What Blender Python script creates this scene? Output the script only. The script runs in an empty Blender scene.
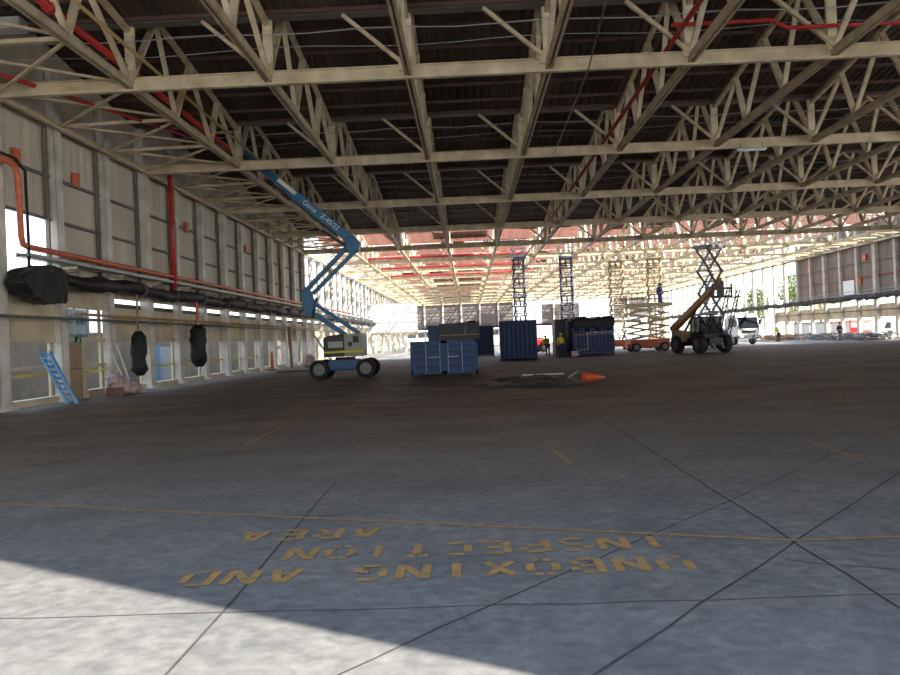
import bpy, bmesh, math, random
from mathutils import Vector, Matrix
random.seed(11)
SC = bpy.context.scene
COL = SC.collection
PI = math.pi

# ---------------------------------------------------------------- mesh builder
class MB:
    def __init__(s):
        s.v = []; s.f = []
    def add(s, vs, fs):
        b = len(s.v); s.v += [tuple(p) for p in vs]; s.f += [tuple(b + i for i in f) for f in fs]; return s
    def box(s, x0, x1, y0, y1, z0, z1):
        return s.add([(x0,y0,z0),(x1,y0,z0),(x1,y1,z0),(x0,y1,z0),(x0,y0,z1),(x1,y0,z1),(x1,y1,z1),(x0,y1,z1)],
                     [(0,3,2,1),(4,5,6,7),(0,1,5,4),(1,2,6,5),(2,3,7,6),(3,0,4,7)])
    def bar(s, a, b, w, h, up=(0,0,1), w2=None, h2=None):
        a = Vector(a); b = Vector(b); d = (b-a).normalized(); up = Vector(up)
        if abs(d.dot(up)) > .99: up = Vector((0,1,0))
        r = d.cross(up).normalized(); u = r.cross(d)
        w2 = w if w2 is None else w2; h2 = h if h2 is None else h2
        vs = []
        for p, ww, hh in ((a,w,h),(b,w2,h2)):
            for i, j in ((-1,-1),(1,-1),(1,1),(-1,1)): vs.append(p + r*(i*ww/2) + u*(j*hh/2))
        return s.add(vs, [(0,1,2,3),(7,6,5,4),(0,4,5,1),(1,5,6,2),(2,6,7,3),(3,7,4,0)])
    def cyl(s, a, b, r0, r1=None, n=12):
        a = Vector(a); b = Vector(b); d = (b-a).normalized(); r1 = r0 if r1 is None else r1
        up = Vector((0,0,1)) if abs(d.z) < .9 else Vector((1,0,0))
        r = d.cross(up).normalized(); u = r.cross(d); vs = []
        for p, q in ((a,r0),(b,r1)):
            for i in range(n):
                t = 2*PI*i/n; vs.append(p + r*(q*math.cos(t)) + u*(q*math.sin(t)))
        fs = [(i,(i+1)%n,n+(i+1)%n,n+i) for i in range(n)] + [tuple(range(n-1,-1,-1)), tuple(range(n,2*n))]
        return s.add(vs, fs)
    def tube(s, pts, r, n=8):
        pts = [Vector(p) for p in pts]; m = len(pts); vs = []
        rr = r if isinstance(r, (list, tuple)) else [r]*m
        ref = None
        for k, p in enumerate(pts):
            d = (pts[min(k+1,m-1)] - pts[max(k-1,0)]).normalized()
            if ref is None:
                ref = Vector((0,0,1)) if abs(d.z) < .9 else Vector((1,0,0))
            a = d.cross(ref)
            if a.length < 1e-4: a = d.cross(Vector((0,1,0)))
            a.normalize(); u = a.cross(d); ref = u
            for i in range(n):
                t = 2*PI*i/n; vs.append(p + a*(rr[k]*math.cos(t)) + u*(rr[k]*math.sin(t)))
        fs = [(k*n+i, k*n+(i+1)%n, (k+1)*n+(i+1)%n, (k+1)*n+i) for k in range(m-1) for i in range(n)]
        fs += [tuple(range(n-1,-1,-1)), tuple(range((m-1)*n, m*n))]
        return s.add(vs, fs)
    def lathe(s, prof, c=(0,0,0), axis='z', n=20):
        vs = []
        for r, h in prof:
            for i in range(n):
                t = 2*PI*i/n; x, y = r*math.cos(t), r*math.sin(t)
                p = (x,y,h) if axis == 'z' else ((x,h,y) if axis == 'y' else (h,x,y))
                vs.append((p[0]+c[0], p[1]+c[1], p[2]+c[2]))
        m = len(prof)
        fs = [(k*n+i, k*n+(i+1)%n, (k+1)*n+(i+1)%n, (k+1)*n+i) for k in range(m-1) for i in range(n)]
        fs += [tuple(range(n-1,-1,-1)), tuple(range((m-1)*n, m*n))]
        return s.add(vs, fs)
    def prism(s, poly, y0, y1, plane='xz'):
        n = len(poly); vs = []
        for y in (y0, y1):
            for a, b in poly:
                vs.append((a,y,b) if plane == 'xz' else ((y,a,b) if plane == 'yz' else (a,b,y)))
        fs = [(i,(i+1)%n,n+(i+1)%n,n+i) for i in range(n)] + [tuple(range(n-1,-1,-1)), tuple(range(n,2*n))]
        return s.add(vs, fs)
    def ball(s, c, rx, ry=None, rz=None, n=10, m=6):
        ry = rx if ry is None else ry; rz = rx if rz is None else rz
        vs = []
        for j in range(m+1):
            p = PI*(j+.02)/(m+.04) - PI/2
            for i in range(n):
                t = 2*PI*i/n
                vs.append((c[0]+rx*math.cos(p)*math.cos(t), c[1]+ry*math.cos(p)*math.sin(t), c[2]+rz*math.sin(p)))
        fs = [(k*n+i, k*n+(i+1)%n, (k+1)*n+(i+1)%n, (k+1)*n+i) for k in range(m) for i in range(n)]
        fs += [tuple(range(n-1,-1,-1)), tuple(range(m*n, (m+1)*n))]
        return s.add(vs, fs)
    def ribs(s, o, U, L, V, N, pitch=.25, depth=.04):
        """profiled sheet metal: the profile runs along U for length L, is drawn out along V, stands out along N"""
        o, U, V, N = Vector(o), Vector(U), Vector(V), Vector(N)
        pts = []; k = max(1, round(L/pitch)); p = L/k
        for i in range(k):
            pts += [(i*p,0),(i*p+.38*p,0),(i*p+.5*p,depth),(i*p+.88*p,depth)]
        pts.append((L,0)); vs = []
        for a, d in pts: vs += [o+U*a+N*d, o+U*a+N*d+V]
        return s.add(vs, [(2*i,2*i+2,2*i+3,2*i+1) for i in range(len(pts)-1)])
    def mesh(s, name, mat=None, smooth=False):
        me = bpy.data.meshes.new(name); me.from_pydata(s.v, [], s.f); me.update()
        bm = bmesh.new(); bm.from_mesh(me); bmesh.ops.recalc_face_normals(bm, faces=bm.faces[:]); bm.to_mesh(me); bm.free()
        if mat: me.materials.append(mat)
        if smooth:
            for p in me.polygons: p.use_smooth = True
        return me
    def build(s, name, mat, parent=None, loc=None, rot=0, bevel=0, smooth=False):
        o = bpy.data.objects.new(name, s.mesh(name, mat, smooth)); COL.objects.link(o)
        if parent: o.parent = parent
        if loc: o.location = loc
        if rot: o.rotation_euler.z = rot
        if bevel:
            m = o.modifiers.new('bevel', 'BEVEL'); m.width = bevel; m.segments = 2; m.limit_method = 'ANGLE'
        return o

def tag(o, label, cat, group=None, kind=None):
    o['label'] = label; o['category'] = cat
    if group: o['group'] = group
    o['kind'] = kind or 'thing'
    return o
def thing(name, label, cat, loc=(0,0,0), rot=0, group=None):
    o = bpy.data.objects.new(name, None); COL.objects.link(o); o.location = loc; o.rotation_euler.z = rot
    o.empty_display_size = .2
    return tag(o, label, cat, group)
def inst(name, me, parent, loc=(0,0,0), rot=0):
    o = bpy.data.objects.new(name, me); COL.objects.link(o); o.parent = parent; o.location = loc
    if rot: o.rotation_euler.z = rot
    return o
def dup(root, loc, label, rot=None):
    r = root.copy(); COL.objects.link(r); r.location = loc; r['label'] = label
    if rot is not None: r.rotation_euler.z = rot
    for ch in list(root.children):
        c = ch.copy(); COL.objects.link(c); c.parent = r
        for g in list(ch.children):
            d = g.copy(); COL.objects.link(d); d.parent = c
    return r
def struct(o): o['kind'] = 'structure'; return o
ONES = 'first second third fourth fifth sixth seventh eighth ninth tenth eleventh twelfth thirteenth fourteenth fifteenth sixteenth seventeenth eighteenth nineteenth'.split()
TENS = {20:'twentieth',30:'thirtieth',40:'fortieth'}
def nth(i):
    if i <= 19: return ONES[i-1]
    if i in TENS: return TENS[i]
    return {2:'twenty',3:'thirty',4:'forty'}[i//10] + '-' + ONES[i%10-1]

# ---------------------------------------------------------------- materials
def mat(name, c, rough=.6, metal=0.0, vary=.18, scale=3.0, c2=None, amt=.5, stretch=(1,1,1), bump=0, spec=None):
    m = bpy.data.materials.new(name); m.use_nodes = True; nt = m.node_tree; N = nt.nodes; L = nt.links
    b = N['Principled BSDF']; b.inputs['Roughness'].default_value = rough; b.inputs['Metallic'].default_value = metal
    if spec is not None: b.inputs['Specular IOR Level'].default_value = spec
    tc = N.new('ShaderNodeTexCoord'); mp = N.new('ShaderNodeMapping'); mp.inputs['Scale'].default_value = stretch
    nz = N.new('ShaderNodeTexNoise'); nz.inputs['Scale'].default_value = scale; nz.inputs['Detail'].default_value = 6
    L.new(tc.outputs['Object'], mp.inputs['Vector']); L.new(mp.outputs['Vector'], nz.inputs['Vector'])
    rp = N.new('ShaderNodeValToRGB'); e = rp.color_ramp.elements
    lo = [max(0, x*(1-vary)) for x in c]; hi = [min(1, x*(1+vary)) for x in c]
    e[0].position = .3; e[0].color = (*(c2 if c2 else lo), 1); e[1].position = .3 + amt*.8; e[1].color = (*hi, 1)
    L.new(nz.outputs['Fac'], rp.inputs['Fac']); L.new(rp.outputs['Color'], b.inputs['Base Color'])
    if bump:
        bp = N.new('ShaderNodeBump'); bp.inputs['Strength'].default_value = bump; bp.inputs['Distance'].default_value = .02
        L.new(nz.outputs['Fac'], bp.inputs['Height']); L.new(bp.outputs['Normal'], b.inputs['Normal'])
    return m
M = {}
M['cream'] = mat('cream_steel', (.66,.56,.38), .55, vary=.14, scale=2.2, c2=(.46,.37,.23))
M['chord'] = mat('brown_chord', (.50,.41,.28), .6, vary=.15, scale=1.5, c2=(.33,.26,.17))  # browner, darker cream for the lengthwise bottom chords
M['web'] = mat('cream_web', (.80,.71,.52), .5, vary=.1, scale=2.5, c2=(.62,.53,.36))
M['cream_beam'] = mat('cream_beam', (.66,.57,.40), .5, vary=.14, scale=1.3, c2=(.44,.35,.22))
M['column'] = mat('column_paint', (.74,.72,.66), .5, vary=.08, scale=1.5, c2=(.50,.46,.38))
M['columnr'] = mat('column_right_shaded', (.52,.47,.41), .55, vary=.1, scale=1.5, c2=(.38,.33,.28))  # darker copy of the column paint; backlit shade put into the colour
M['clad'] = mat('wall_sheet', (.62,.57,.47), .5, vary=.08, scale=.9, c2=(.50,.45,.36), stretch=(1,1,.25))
M['cladr'] = mat('wall_sheet_right_shaded', (.20,.16,.138), .6, vary=.12, scale=.9, c2=(.14,.11,.09), stretch=(1,1,.3))  # darker copy of wall_sheet; this wall's lack of light is in the colour
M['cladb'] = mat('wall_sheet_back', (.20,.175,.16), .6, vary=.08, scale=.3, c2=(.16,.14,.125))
M['panel'] = mat('cream_panel', (.66,.57,.38), .6, vary=.1, scale=1.2, c2=(.50,.42,.27))
M['roof'] = mat('rusty_roof_sheet', (.105,.072,.055), .75, vary=.3, scale=.6, c2=(.03,.02,.016), stretch=(1,.2,1))
M['purlin'] = mat('red_oxide', (.24,.095,.06), .65, vary=.25, scale=2, c2=(.14,.05,.032))
M['roofpur'] = mat('dark_rusty_purlin', (.11,.062,.05), .7, vary=.3, scale=1.5)
M['pale'] = mat('pale_sheet', (.66,.64,.58), .6, vary=.1, scale=.8)
M['gutter'] = mat('grey_gutter', (.17,.15,.13), .6, vary=.2, scale=1)
M['red'] = mat('red_paint', (.50,.035,.03), .4, vary=.15, scale=4)
M['redd'] = mat('dark_red_paint', (.22,.02,.02), .5, vary=.2, scale=4)
M['orange'] = mat('orange_red_paint', (.62,.15,.07), .5, vary=.2, scale=5)
M['orange2'] = mat('orange_paint', (.60,.09,.02), .5, vary=.15, scale=5)
M['yellowpipe'] = mat('ochre_pipe', (.50,.36,.14), .5)
M['greenpipe'] = mat('dark_green_pipe', (.08,.10,.075), .5, vary=.3, scale=5)
M['rustpipe'] = mat('rusty_pipe', (.36,.21,.10), .6, vary=.25, scale=5)
M['black'] = mat('black_plastic_wrap', (.007,.007,.008), .6, vary=.5, scale=7, bump=.6)
M['rubber'] = mat('black_rubber', (.02,.02,.02), .8, vary=.3, scale=9)
M['dark'] = mat('dark_metal', (.016,.015,.016), .5, vary=.3, scale=5)
M['darkgrey'] = mat('dark_grey_paint', (.09,.09,.1), .5, vary=.2, scale=5)
M['hub'] = mat('grey_hub', (.22,.22,.22), .5, vary=.2, scale=9)
M['blue'] = mat('container_blue', (.010,.065,.20), .5, vary=.25, scale=2, c2=(.009,.042,.12))
M['blued'] = mat('container_navy', (.008,.030,.115), .5, vary=.25, scale=2)
M['lift'] = mat('lift_blue', (.02,.16,.31), .4, vary=.15, scale=3)
M['liftd'] = mat('lift_chassis_blue', (.02,.10,.26), .4, vary=.15, scale=3)
M['greycow'] = mat('grey_green_cowl', (.36,.37,.31), .45, vary=.1, scale=3)
M['charcoal'] = mat('charcoal_cowl', (.025,.025,.028), .45, vary=.2, scale=3)
M['white'] = mat('white_paint', (.80,.80,.80), .4, vary=.06, scale=3)
M['whitesheet'] = mat('white_sheet', (.82,.82,.82), .5, vary=.05, scale=1)
M['hivis'] = mat('hi_vis_yellow', (.75,.72,.06), .7, vary=.1, scale=5)
M['yellow'] = mat('yellow_tape', (.75,.60,.07), .6, vary=.1, scale=5)
M['paint'] = mat('worn_yellow_paint', (.36,.205,.06), .75, vary=.2, scale=9, c2=(.22,.15,.08))
M['navy'] = mat('navy_cloth', (.02,.03,.10), .8)
M['bluecloth'] = mat('blue_cloth', (.05,.15,.45), .8)
M['darkcloth'] = mat('dark_cloth', (.03,.03,.035), .8)
M['skin'] = mat('skin', (.55,.34,.25), .6, vary=.06)
M['boot'] = mat('boot_leather', (.05,.04,.03), .7)
M['brown'] = mat('brown_door', (.38,.27,.16), .55, vary=.1, scale=2)
M['wood'] = mat('timber', (.36,.22,.13), .7, vary=.25, scale=3, stretch=(6,6,1))
M['bluewood'] = mat('blue_frame_paint', (.05,.25,.52), .5, vary=.2, scale=4)
M['lightblue'] = mat('light_blue_frame_paint', (.22,.45,.68), .5, vary=.2, scale=4)
M['tarp'] = mat('grey_tarpaulin', (.06,.066,.068), .42, vary=.35, scale=1.6, c2=(.03,.034,.036), bump=.4)
M['block'] = mat('yard_wall', (.20,.175,.16), .9, vary=.18, scale=1.3)
M['apron'] = mat('outside_concrete', (.60,.57,.51), .9, vary=.12, scale=.2)
M['jcb'] = mat('telehandler_orange', (.48,.22,.05), .5, vary=.2, scale=3)
M['cow2'] = mat('telehandler_dull_cream', (.42,.28,.17), .5, vary=.2, scale=3)
M['jlgcream'] = mat('lift_cream', (.66,.58,.38), .5, vary=.12, scale=3)
M['tan'] = mat('lift_tan', (.42,.34,.20), .55, vary=.15, scale=3)
M['slate'] = mat('lift_slate', (.10,.11,.15), .5, vary=.2, scale=3)
M['jlgorange'] = mat('lift_orange_red', (.55,.12,.04), .45, vary=.15, scale=3)
M['leaf'] = mat('leaves', (.16,.22,.06), .7, vary=.5, scale=.7, c2=(.07,.10,.03))
M['leaf2'] = mat('yellow_leaves', (.40,.32,.07), .7, vary=.4, scale=.7, c2=(.2,.17,.04))
M['bark'] = mat('bark', (.12,.08,.05), .9)
M['scrap'] = mat('scrap_metal', (.30,.28,.27), .6, vary=.6, scale=2.0)
M['rag'] = mat('pink_grey_plastic', (.52,.42,.40), .6, vary=.3, scale=5, c2=(.36,.2,.18), bump=.4)
M['cardboard'] = mat('cardboard', (.20,.10,.07), .8)
M['signgreen'] = mat('sign_green', (.02,.30,.16), .5, vary=.03)
M['fixture'] = mat('light_fitting', (.62,.68,.66), .4, vary=.05)
M['fixgrey'] = mat('grey_fitting', (.40,.43,.45), .4, vary=.08)
M['bluegrey'] = mat('blue_grey_paint', (.34,.38,.46), .5, vary=.1, scale=1)
M['curtain'] = mat('blue_grey_curtain', (.20,.27,.38), .7, vary=.3, scale=5, stretch=(1,3,.3))

def glass(name, c, a=.5):
    m = bpy.data.materials.new(name); m.use_nodes = True; b = m.node_tree.nodes['Principled BSDF']
    b.inputs['Base Color'].default_value = (*c, 1); b.inputs['Roughness'].default_value = .08
    b.inputs['Alpha'].default_value = a
    nz = m.node_tree.nodes.new('ShaderNodeTexNoise'); nz.inputs['Scale'].default_value = 2
    mr = m.node_tree.nodes.new('ShaderNodeMapRange'); mr.inputs['To Min'].default_value = .05; mr.inputs['To Max'].default_value = .2
    m.node_tree.links.new(nz.outputs['Fac'], mr.inputs['Value']); m.node_tree.links.new(mr.outputs['Result'], b.inputs['Roughness'])
    return m
M['glass'] = glass('window_glass', (.35,.45,.55), .35)
M['darkglass'] = glass('dark_glass', (.02,.025,.03), .85)

def floor_material():
    m = bpy.data.materials.new('worn_concrete'); m.use_nodes = True; nt = m.node_tree; N = nt.nodes; L = nt.links
    b = N['Principled BSDF']
    tc = N.new('ShaderNodeTexCoord')
    def noise(scale, stretch=(1,1,1), detail=8, rough=.6):
        mp = N.new('ShaderNodeMapping'); mp.inputs['Scale'].default_value = stretch
        n = N.new('ShaderNodeTexNoise'); n.inputs['Scale'].default_value = scale; n.inputs['Detail'].default_value = detail; n.inputs['Roughness'].default_value = rough
        L.new(tc.outputs['Object'], mp.inputs['Vector']); L.new(mp.outputs['Vector'], n.inputs['Vector']); return n.outputs['Fac']
    def ramp(f, a, b_, p0=.3, p1=.7):
        r = N.new('ShaderNodeValToRGB'); e = r.color_ramp.elements
        e[0].position = p0; e[0].color = (*a,1); e[1].position = p1; e[1].color = (*b_,1); L.new(f, r.inputs['Fac']); return r.outputs['Color']
    def mix(f, a, b_, mode='MIX'):
        x = N.new('ShaderNodeMix'); x.data_type = 'RGBA'; x.blend_type = mode
        if isinstance(f, float): x.inputs[0].default_value = f
        else: L.new(f, x.inputs[0])
        L.new(a, x.inputs[6]); L.new(b_, x.inputs[7]); return x.outputs[2]
    near = ramp(noise(.9), (.13,.132,.136), (.205,.2,.19))
    sw = N.new('ShaderNodeTexNoise'); sw.inputs['Scale'].default_value = 1.6; sw.inputs['Detail'].default_value = 5; sw.inputs['Distortion'].default_value = 3.5
    L.new(tc.outputs['Object'], sw.inputs['Vector'])
    near = mix(1.0, near, ramp(sw.outputs['Fac'], (.86,.86,.88), (1.1,1.1,1.08), .35, .65), 'MULTIPLY')
    fine = ramp(noise(9, detail=10), (.80,.80,.80), (1.12,1.12,1.12), .35, .65)
    near = mix(1.0, near, fine, 'MULTIPLY')
    far = ramp(noise(.35, (1,1.6,1)), (.085,.061,.046), (.235,.175,.135), .3, .72)
    far = mix(1.0, far, fine, 'MULTIPLY')
    # the older brown slab begins about fifteen metres in
    sep = N.new('ShaderNodeSeparateXYZ'); L.new(tc.outputs['Object'], sep.inputs[0])
    ma = N.new('ShaderNodeMath'); ma.operation = 'MULTIPLY_ADD'; L.new(noise(.5), ma.inputs[0]); ma.inputs[1].default_value = 9.0; L.new(sep.outputs['Y'], ma.inputs[2])
    mr = N.new('ShaderNodeMapRange'); mr.inputs['From Min'].default_value = 12.0; mr.inputs['From Max'].default_value = 24.0; L.new(ma.outputs[0], mr.inputs['Value'])
    col = mix(mr.outputs['Result'], near, far)
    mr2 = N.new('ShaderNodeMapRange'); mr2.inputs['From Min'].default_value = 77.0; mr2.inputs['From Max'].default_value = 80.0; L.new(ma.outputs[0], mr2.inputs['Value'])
    pale_sunlit = mix(1.0, ramp(noise(.3), (.25,.225,.20), (.36,.33,.30)), fine, 'MULTIPLY')  # paler far concrete, with its sunlit strip put into the colour
    col = mix(mr2.outputs['Result'], col, pale_sunlit)
    dust = ramp(noise(.55, (.35,1,1)), (0,0,0), (1,1,1), .55, .75)
    d2 = N.new('ShaderNodeRGB'); d2.outputs[0].default_value = (.23,.19,.145,1)
    dm = N.new('ShaderNodeMath'); dm.operation = 'MULTIPLY'; L.new(dust, dm.inputs[0]); dm.inputs[1].default_value = .38
    col = mix(dm.outputs[0], col, d2.outputs[0])
    st = ramp(noise(1.7, detail=12, rough=.7), (0,0,0), (1,1,1), .66, .74)
    sm = N.new('ShaderNodeMath'); sm.operation = 'MULTIPLY'; L.new(st, sm.inputs[0]); sm.inputs[1].default_value = .45
    d3 = N.new('ShaderNodeRGB'); d3.outputs[0].default_value = (.05,.046,.044,1)
    col = mix(sm.outputs[0], col, d3.outputs[0])
    L.new(col, b.inputs['Base Color'])
    rr = N.new('ShaderNodeMapRange'); rr.inputs['To Min'].default_value = .55; rr.inputs['To Max'].default_value = .85
    L.new(noise(1.2), rr.inputs['Value']); L.new(rr.outputs['Result'], b.inputs['Roughness'])
    b.inputs['Specular IOR Level'].default_value = .3
    bp = N.new('ShaderNodeBump'); bp.inputs['Strength'].default_value = .25; bp.inputs['Distance'].default_value = .01
    L.new(noise(14, detail=10), bp.inputs['Height']); L.new(bp.outputs['Normal'], b.inputs['Normal'])
    return m
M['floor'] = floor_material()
M['joint'] = mat('joint_dirt', (.05,.048,.046), .9, vary=.4, scale=6)

# ---------------------------------------------------------------- frame of the building
Y0, BAY, PAN = 1.3, 11.85, 3.95
NB = 16                                   # roof bays
Y1 = Y0 + NB*BAY                          # 190.9
XL, XR, XS = -14.5, 41.66, 4.32           # wall lines and chord spacing
ZB, ZG, ZP, ZE = 9.95, 11.9, 13.15, 9.8   # bottom chord, gutter, roof peak, eave
FY = [Y0 + BAY*i for i in range(NB+1)]
CX = [XL + XS*k for k in range(14)]
ROOFED = 6                                # bays still under sheets

# ---- floor and ground
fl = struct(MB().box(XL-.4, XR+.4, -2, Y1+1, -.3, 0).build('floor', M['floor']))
jm = MB()
def strip(pts, w, z=.003, mb=None):
    mb = jm if mb is None else mb
    for a, b in zip(pts, pts[1:]):
        a = Vector((a[0],a[1],0)); b = Vector((b[0],b[1],0)); d = (b-a).normalized(); n = Vector((-d.y,d.x,0))*w/2
        mb.add([a-n+Vector((0,0,z)), b-n+Vector((0,0,z)), b+n+Vector((0,0,z)), a+n+Vector((0,0,z))], [(0,1,2,3)])
def jitter(a, b, n, amp):
    return [(a[0]+(b[0]-a[0])*i/n + random.uniform(-amp,amp), a[1]+(b[1]-a[1])*i/n + random.uniform(-amp,amp)) for i in range(n+1)]
strip(jitter((-1.62,-1),(-1.70,10),14,.012), 0.019)
strip(jitter((2.43,-1),(2.56,16.5),24,.012), 0.022)
strip(jitter((.1,3.5),(5.2,9.8),16,.012), 0.019)
strip(jitter((-1.3,3.5),(7.3,13.9),24,.015), 0.015)
strip(jitter((-8,5.3),(3.2,5.12),26,.018), 0.011)
strip(jitter((-1.7,9.4),(2.5,9.5),8,.01), .012)
strip(jitter((-9,11.3),(-4.6,13.6),8,.02), 0.019)
strip(jitter((2.2,6.0),(4.2,4.9),8,.03), .012)
jm.build('joint', M['joint'], fl)
pm = MB()
strip([(-5.6,9.35),(2.52,6.5)], .055, .004, pm); strip([(2.52,6.5),(9,6.52)], .05, .004, pm)
strip([(1.16,12.1),(1.28,10.75)], .07, .004, pm); strip([(4.9,12.0),(4.78,10.2)], .05, .004, pm)
strip([(-3.97,14.1),(-4.01,17.3)], .06, .004, pm); strip([(-7.2,12.0),(-6.7,13.6)], .06, .004, pm)
pl = pm.build('line_marking', M['paint'], fl)
gd = struct(MB().box(-260, 320, -260, 520, -.5, -.305).build('ground', M['apron']))
MB().box(-19.0, -14.95, Y0, Y1, -.305, -.28).build('yard_paving', M['block'], gd)

# ---- stencilled floor lettering, painted to be read from inside
GL = {
 'U': [((0,1),(0,.35)),((.1,.06),(.4,.06)),((.6,.06),(.9,.06)),((1,.35),(1,1))],
 'N': [((0,0),(0,1)),((.12,.95),(.88,.05)),((1,0),(1,1))],
 'B': [((0,0),(0,1)),((.2,1),(.75,.95)),((.2,.5),(.75,.5)),((.2,0),(.75,.05)),((.95,.85),(.95,.6)),((.95,.4),(.95,.15))],
 'O': [((0,.2),(0,.8)),((.12,1),(.42,1)),((.58,1),(.88,1)),((1,.8),(1,.2)),((.12,0),(.42,0)),((.58,0),(.88,0))],
 'X': [((0,1),(1,0)),((0,0),(.4,.4)),((.6,.6),(1,1))],
 'I': [((.5,0),(.5,1))],
 'G': [((0,.2),(0,.8)),((.12,1),(.9,1)),((.12,0),(.88,0)),((1,.1),(1,.45)),((.6,.45),(.9,.45))],
 'A': [((0,0),(.42,1)),((.58,1),(1,0)),((.32,.32),(.68,.32))],
 'D': [((0,0),(0,1)),((.2,1),(.75,.95)),((1,.8),(1,.2)),((.2,0),(.75,.05))],
 'S': [((.95,.95),(.15,1)),((.03,.85),(.03,.6)),((.15,.52),(.85,.48)),((.97,.4),(.97,.15)),((.85,0),(.05,.04))],
 'P': [((0,0),(0,1)),((.2,1),(.8,.97)),((1,.85),(1,.6)),((.2,.48),(.8,.5))],
 'E': [((0,0),(0,1)),((.2,1),(1,1)),((.2,.5),(.85,.5)),((.2,0),(1,0))],
 'C': [((0,.2),(0,.8)),((.12,1),(.9,.97)),((.12,0),(.9,.03))],
 'T': [((0,1),(.42,1)),((.58,1),(1,1)),((.5,0),(.5,.85))],
 'R': [((0,0),(0,1)),((.2,1),(.8,.97)),((1,.85),(1,.6)),((.2,.48),(.8,.5)),((.55,.38),(1,0))],
}
def lettering(text, x0, pitch, yc, label):
    t = thing('floor_lettering', label, 'floor lettering', (x0, yc, 0), 0, 'stencilled words on the floor'); w, h = .19, .35
    x0 = 0; yc = 0
    for i, ch in enumerate(text):
        mb = MB()
        if ch == ' ': continue
        cx = x0 - pitch*i
        for si, (a, b) in enumerate(GL[ch]):
            pa = (cx + w/2 - a[0]*w, yc + h/2 - a[1]*h); pb = (cx + w/2 - b[0]*w, yc + h/2 - b[1]*h)
            strip([pa, pb], .066, .004+.0006*si, mb)
        mb.build('letter', M['paint'], t)
lettering('UNBOXING AND', 1.43, .318, 5.99, 'row of worn yellow stencil letters nearest the camera reading UNBOXING AND')
lettering('INSPECTION', 1.41, .316, 6.6, 'middle row of worn yellow stencil letters on the floor reading INSPECTION')
lettering('AREA', -.99, .335, 7.27, 'short farthest row of worn yellow stencil letters reading AREA')

# ---- roof: sheets over the first bays, bare purlins beyond
ceil = MB()
for b in range(ROOFED):
    y = FY[b]
    ceil.ribs((XL-.4, y+2.3, ZP), (1,0,0), XR-XL+.8, (0,BAY-2.3,ZG-.05-ZP), (0,0,1), .34, .05)
    ceil.ribs((XL-.4, y, ZG), (1,0,0), XR-XL+.8, (0,2.3,ZP-ZG), (0,0,1), .34, .05)
ceiling = struct(ceil.build('ceiling', M['roof']))
pl_dk = MB().box(XL-.2, XR+.2, -.035, .035, -.12, 0).mesh('purlin', M['roofpur'])
pl_me = MB().box(XL-.2, XR+.2, -.04, .04, -.16, 0).mesh('purlin', M['purlin'])
def roofz(d): return ZP + (ZG-.05-ZP)*(d-2.3)/(BAY-2.3) if d >= 2.3 else ZG + (ZP-ZG)*d/2.3
for b in range(1, NB):
    for d in (1.0, 2.35, 3.9, 5.5, 7.1, 8.7, 10.3, 11.45) if b < ROOFED else (.5, 1.2, 1.8, 2.35, 3.1, 3.9, 4.7, 5.5, 6.3, 7.1, 7.9, 8.7, 9.5, 10.3, 10.9, 11.45):  # open bays get extra purlins, added to block sky light
        inst('purlin', pl_dk if b < ROOFED else pl_me, ceiling, (0, FY[b]+d, roofz(d)-.02))
gm = MB().box(XL-.2, XR+.2, -.22, .22, -.1, .06).mesh('gutter', M['gutter'])
for b in range(1, NB+1): inst('gutter', gm, ceiling, (0, FY[b], ZG-.02))
# leftover sheets in the stripped bays, many added to block sky light
for b in range(ROOFED, NB):
    s = MB()
    for k in range(26 if b > 7 else 9):
        x = random.uniform(XL, XR-3); d0 = random.uniform(2.5, 9); w = random.uniform(1.5, 5.5); L_ = random.uniform(.8, 2.4)
        z0, z1 = roofz(d0)+.01, roofz(d0+L_)+.01
        s.ribs((x, FY[b]+d0, z0), (1,0,0), w, (0,L_,z1-z0), (0,0,1), .34, .04)
    s.build('loose_sheet', M['purlin'] if b % 2 else M['roofpur'], ceiling)
for b in range(10, 15):
    s = MB()
    for d0 in (2.5, 5.6, 8.8):
        x0, x1 = (-5.8, 2.6) if random.random() < .7 else (-1.5, 2.6)
        z0, z1 = roofz(d0), roofz(d0+2.5)
        s.ribs((x0, FY[b]+d0, z0+.01), (1,0,0), x1-x0, (0,2.5,z1-z0), (0,0,1), .34, .04)
    s.build('pale_sheet', M['pale'], ceiling)

# ---- transverse frames
def ibeam(mb, x0, x1, y, z, h=.42, w=.2, t=.035):
    mb.box(x0, x1, y-w/2, y+w/2, z-h/2, z-h/2+t); mb.box(x0, x1, y-w/2, y+w/2, z+h/2-t, z+h/2)
    mb.box(x0, x1, y-.02, y+.02, z-h/2, z+h/2); return mb
fr = thing('roof_beam', 'x', 'roof beam', (0, FY[2], 0), 0, 'beams spanning the hangar')
ibeam(MB(), XL, XR, 0, ZB).build('bottom_chord', M['cream_beam'], fr)
post_me = MB().box(-.15, .15, -.06, .06, ZB+.1, ZG-.1).mesh('post', M['web'])
knee_me = MB().bar((-1.95, 0, ZG-.15), (-.06, 0, ZB+.15), .13, .11).box(-.28, .16, -.025, .025, ZB+.02, ZB+.42).mesh('knee_brace', M['cream'])
for x in CX[1:-1]:
    inst('post', post_me, fr, (x, .12, 0)); inst('knee_brace', knee_me, fr, (x, -.14, 0))
MB().tube([(XL+i*1.44, -.2, 11.25 + .05*math.sin(i*1.7)) for i in range(40)], .018, 5).build('conduit', M['fixgrey'], fr)
MB().tube([(XL+i*1.44, .3, 10.95 + .07*math.sin(i*1.1+1)) for i in range(40)], .012, 5).build('wire', M['fixgrey'], fr)
LBL = 'cream steel roof beam running across the hangar, '
frames = [fr]; fr['label'] = LBL + 'nearest the camera at the top edge'
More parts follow.
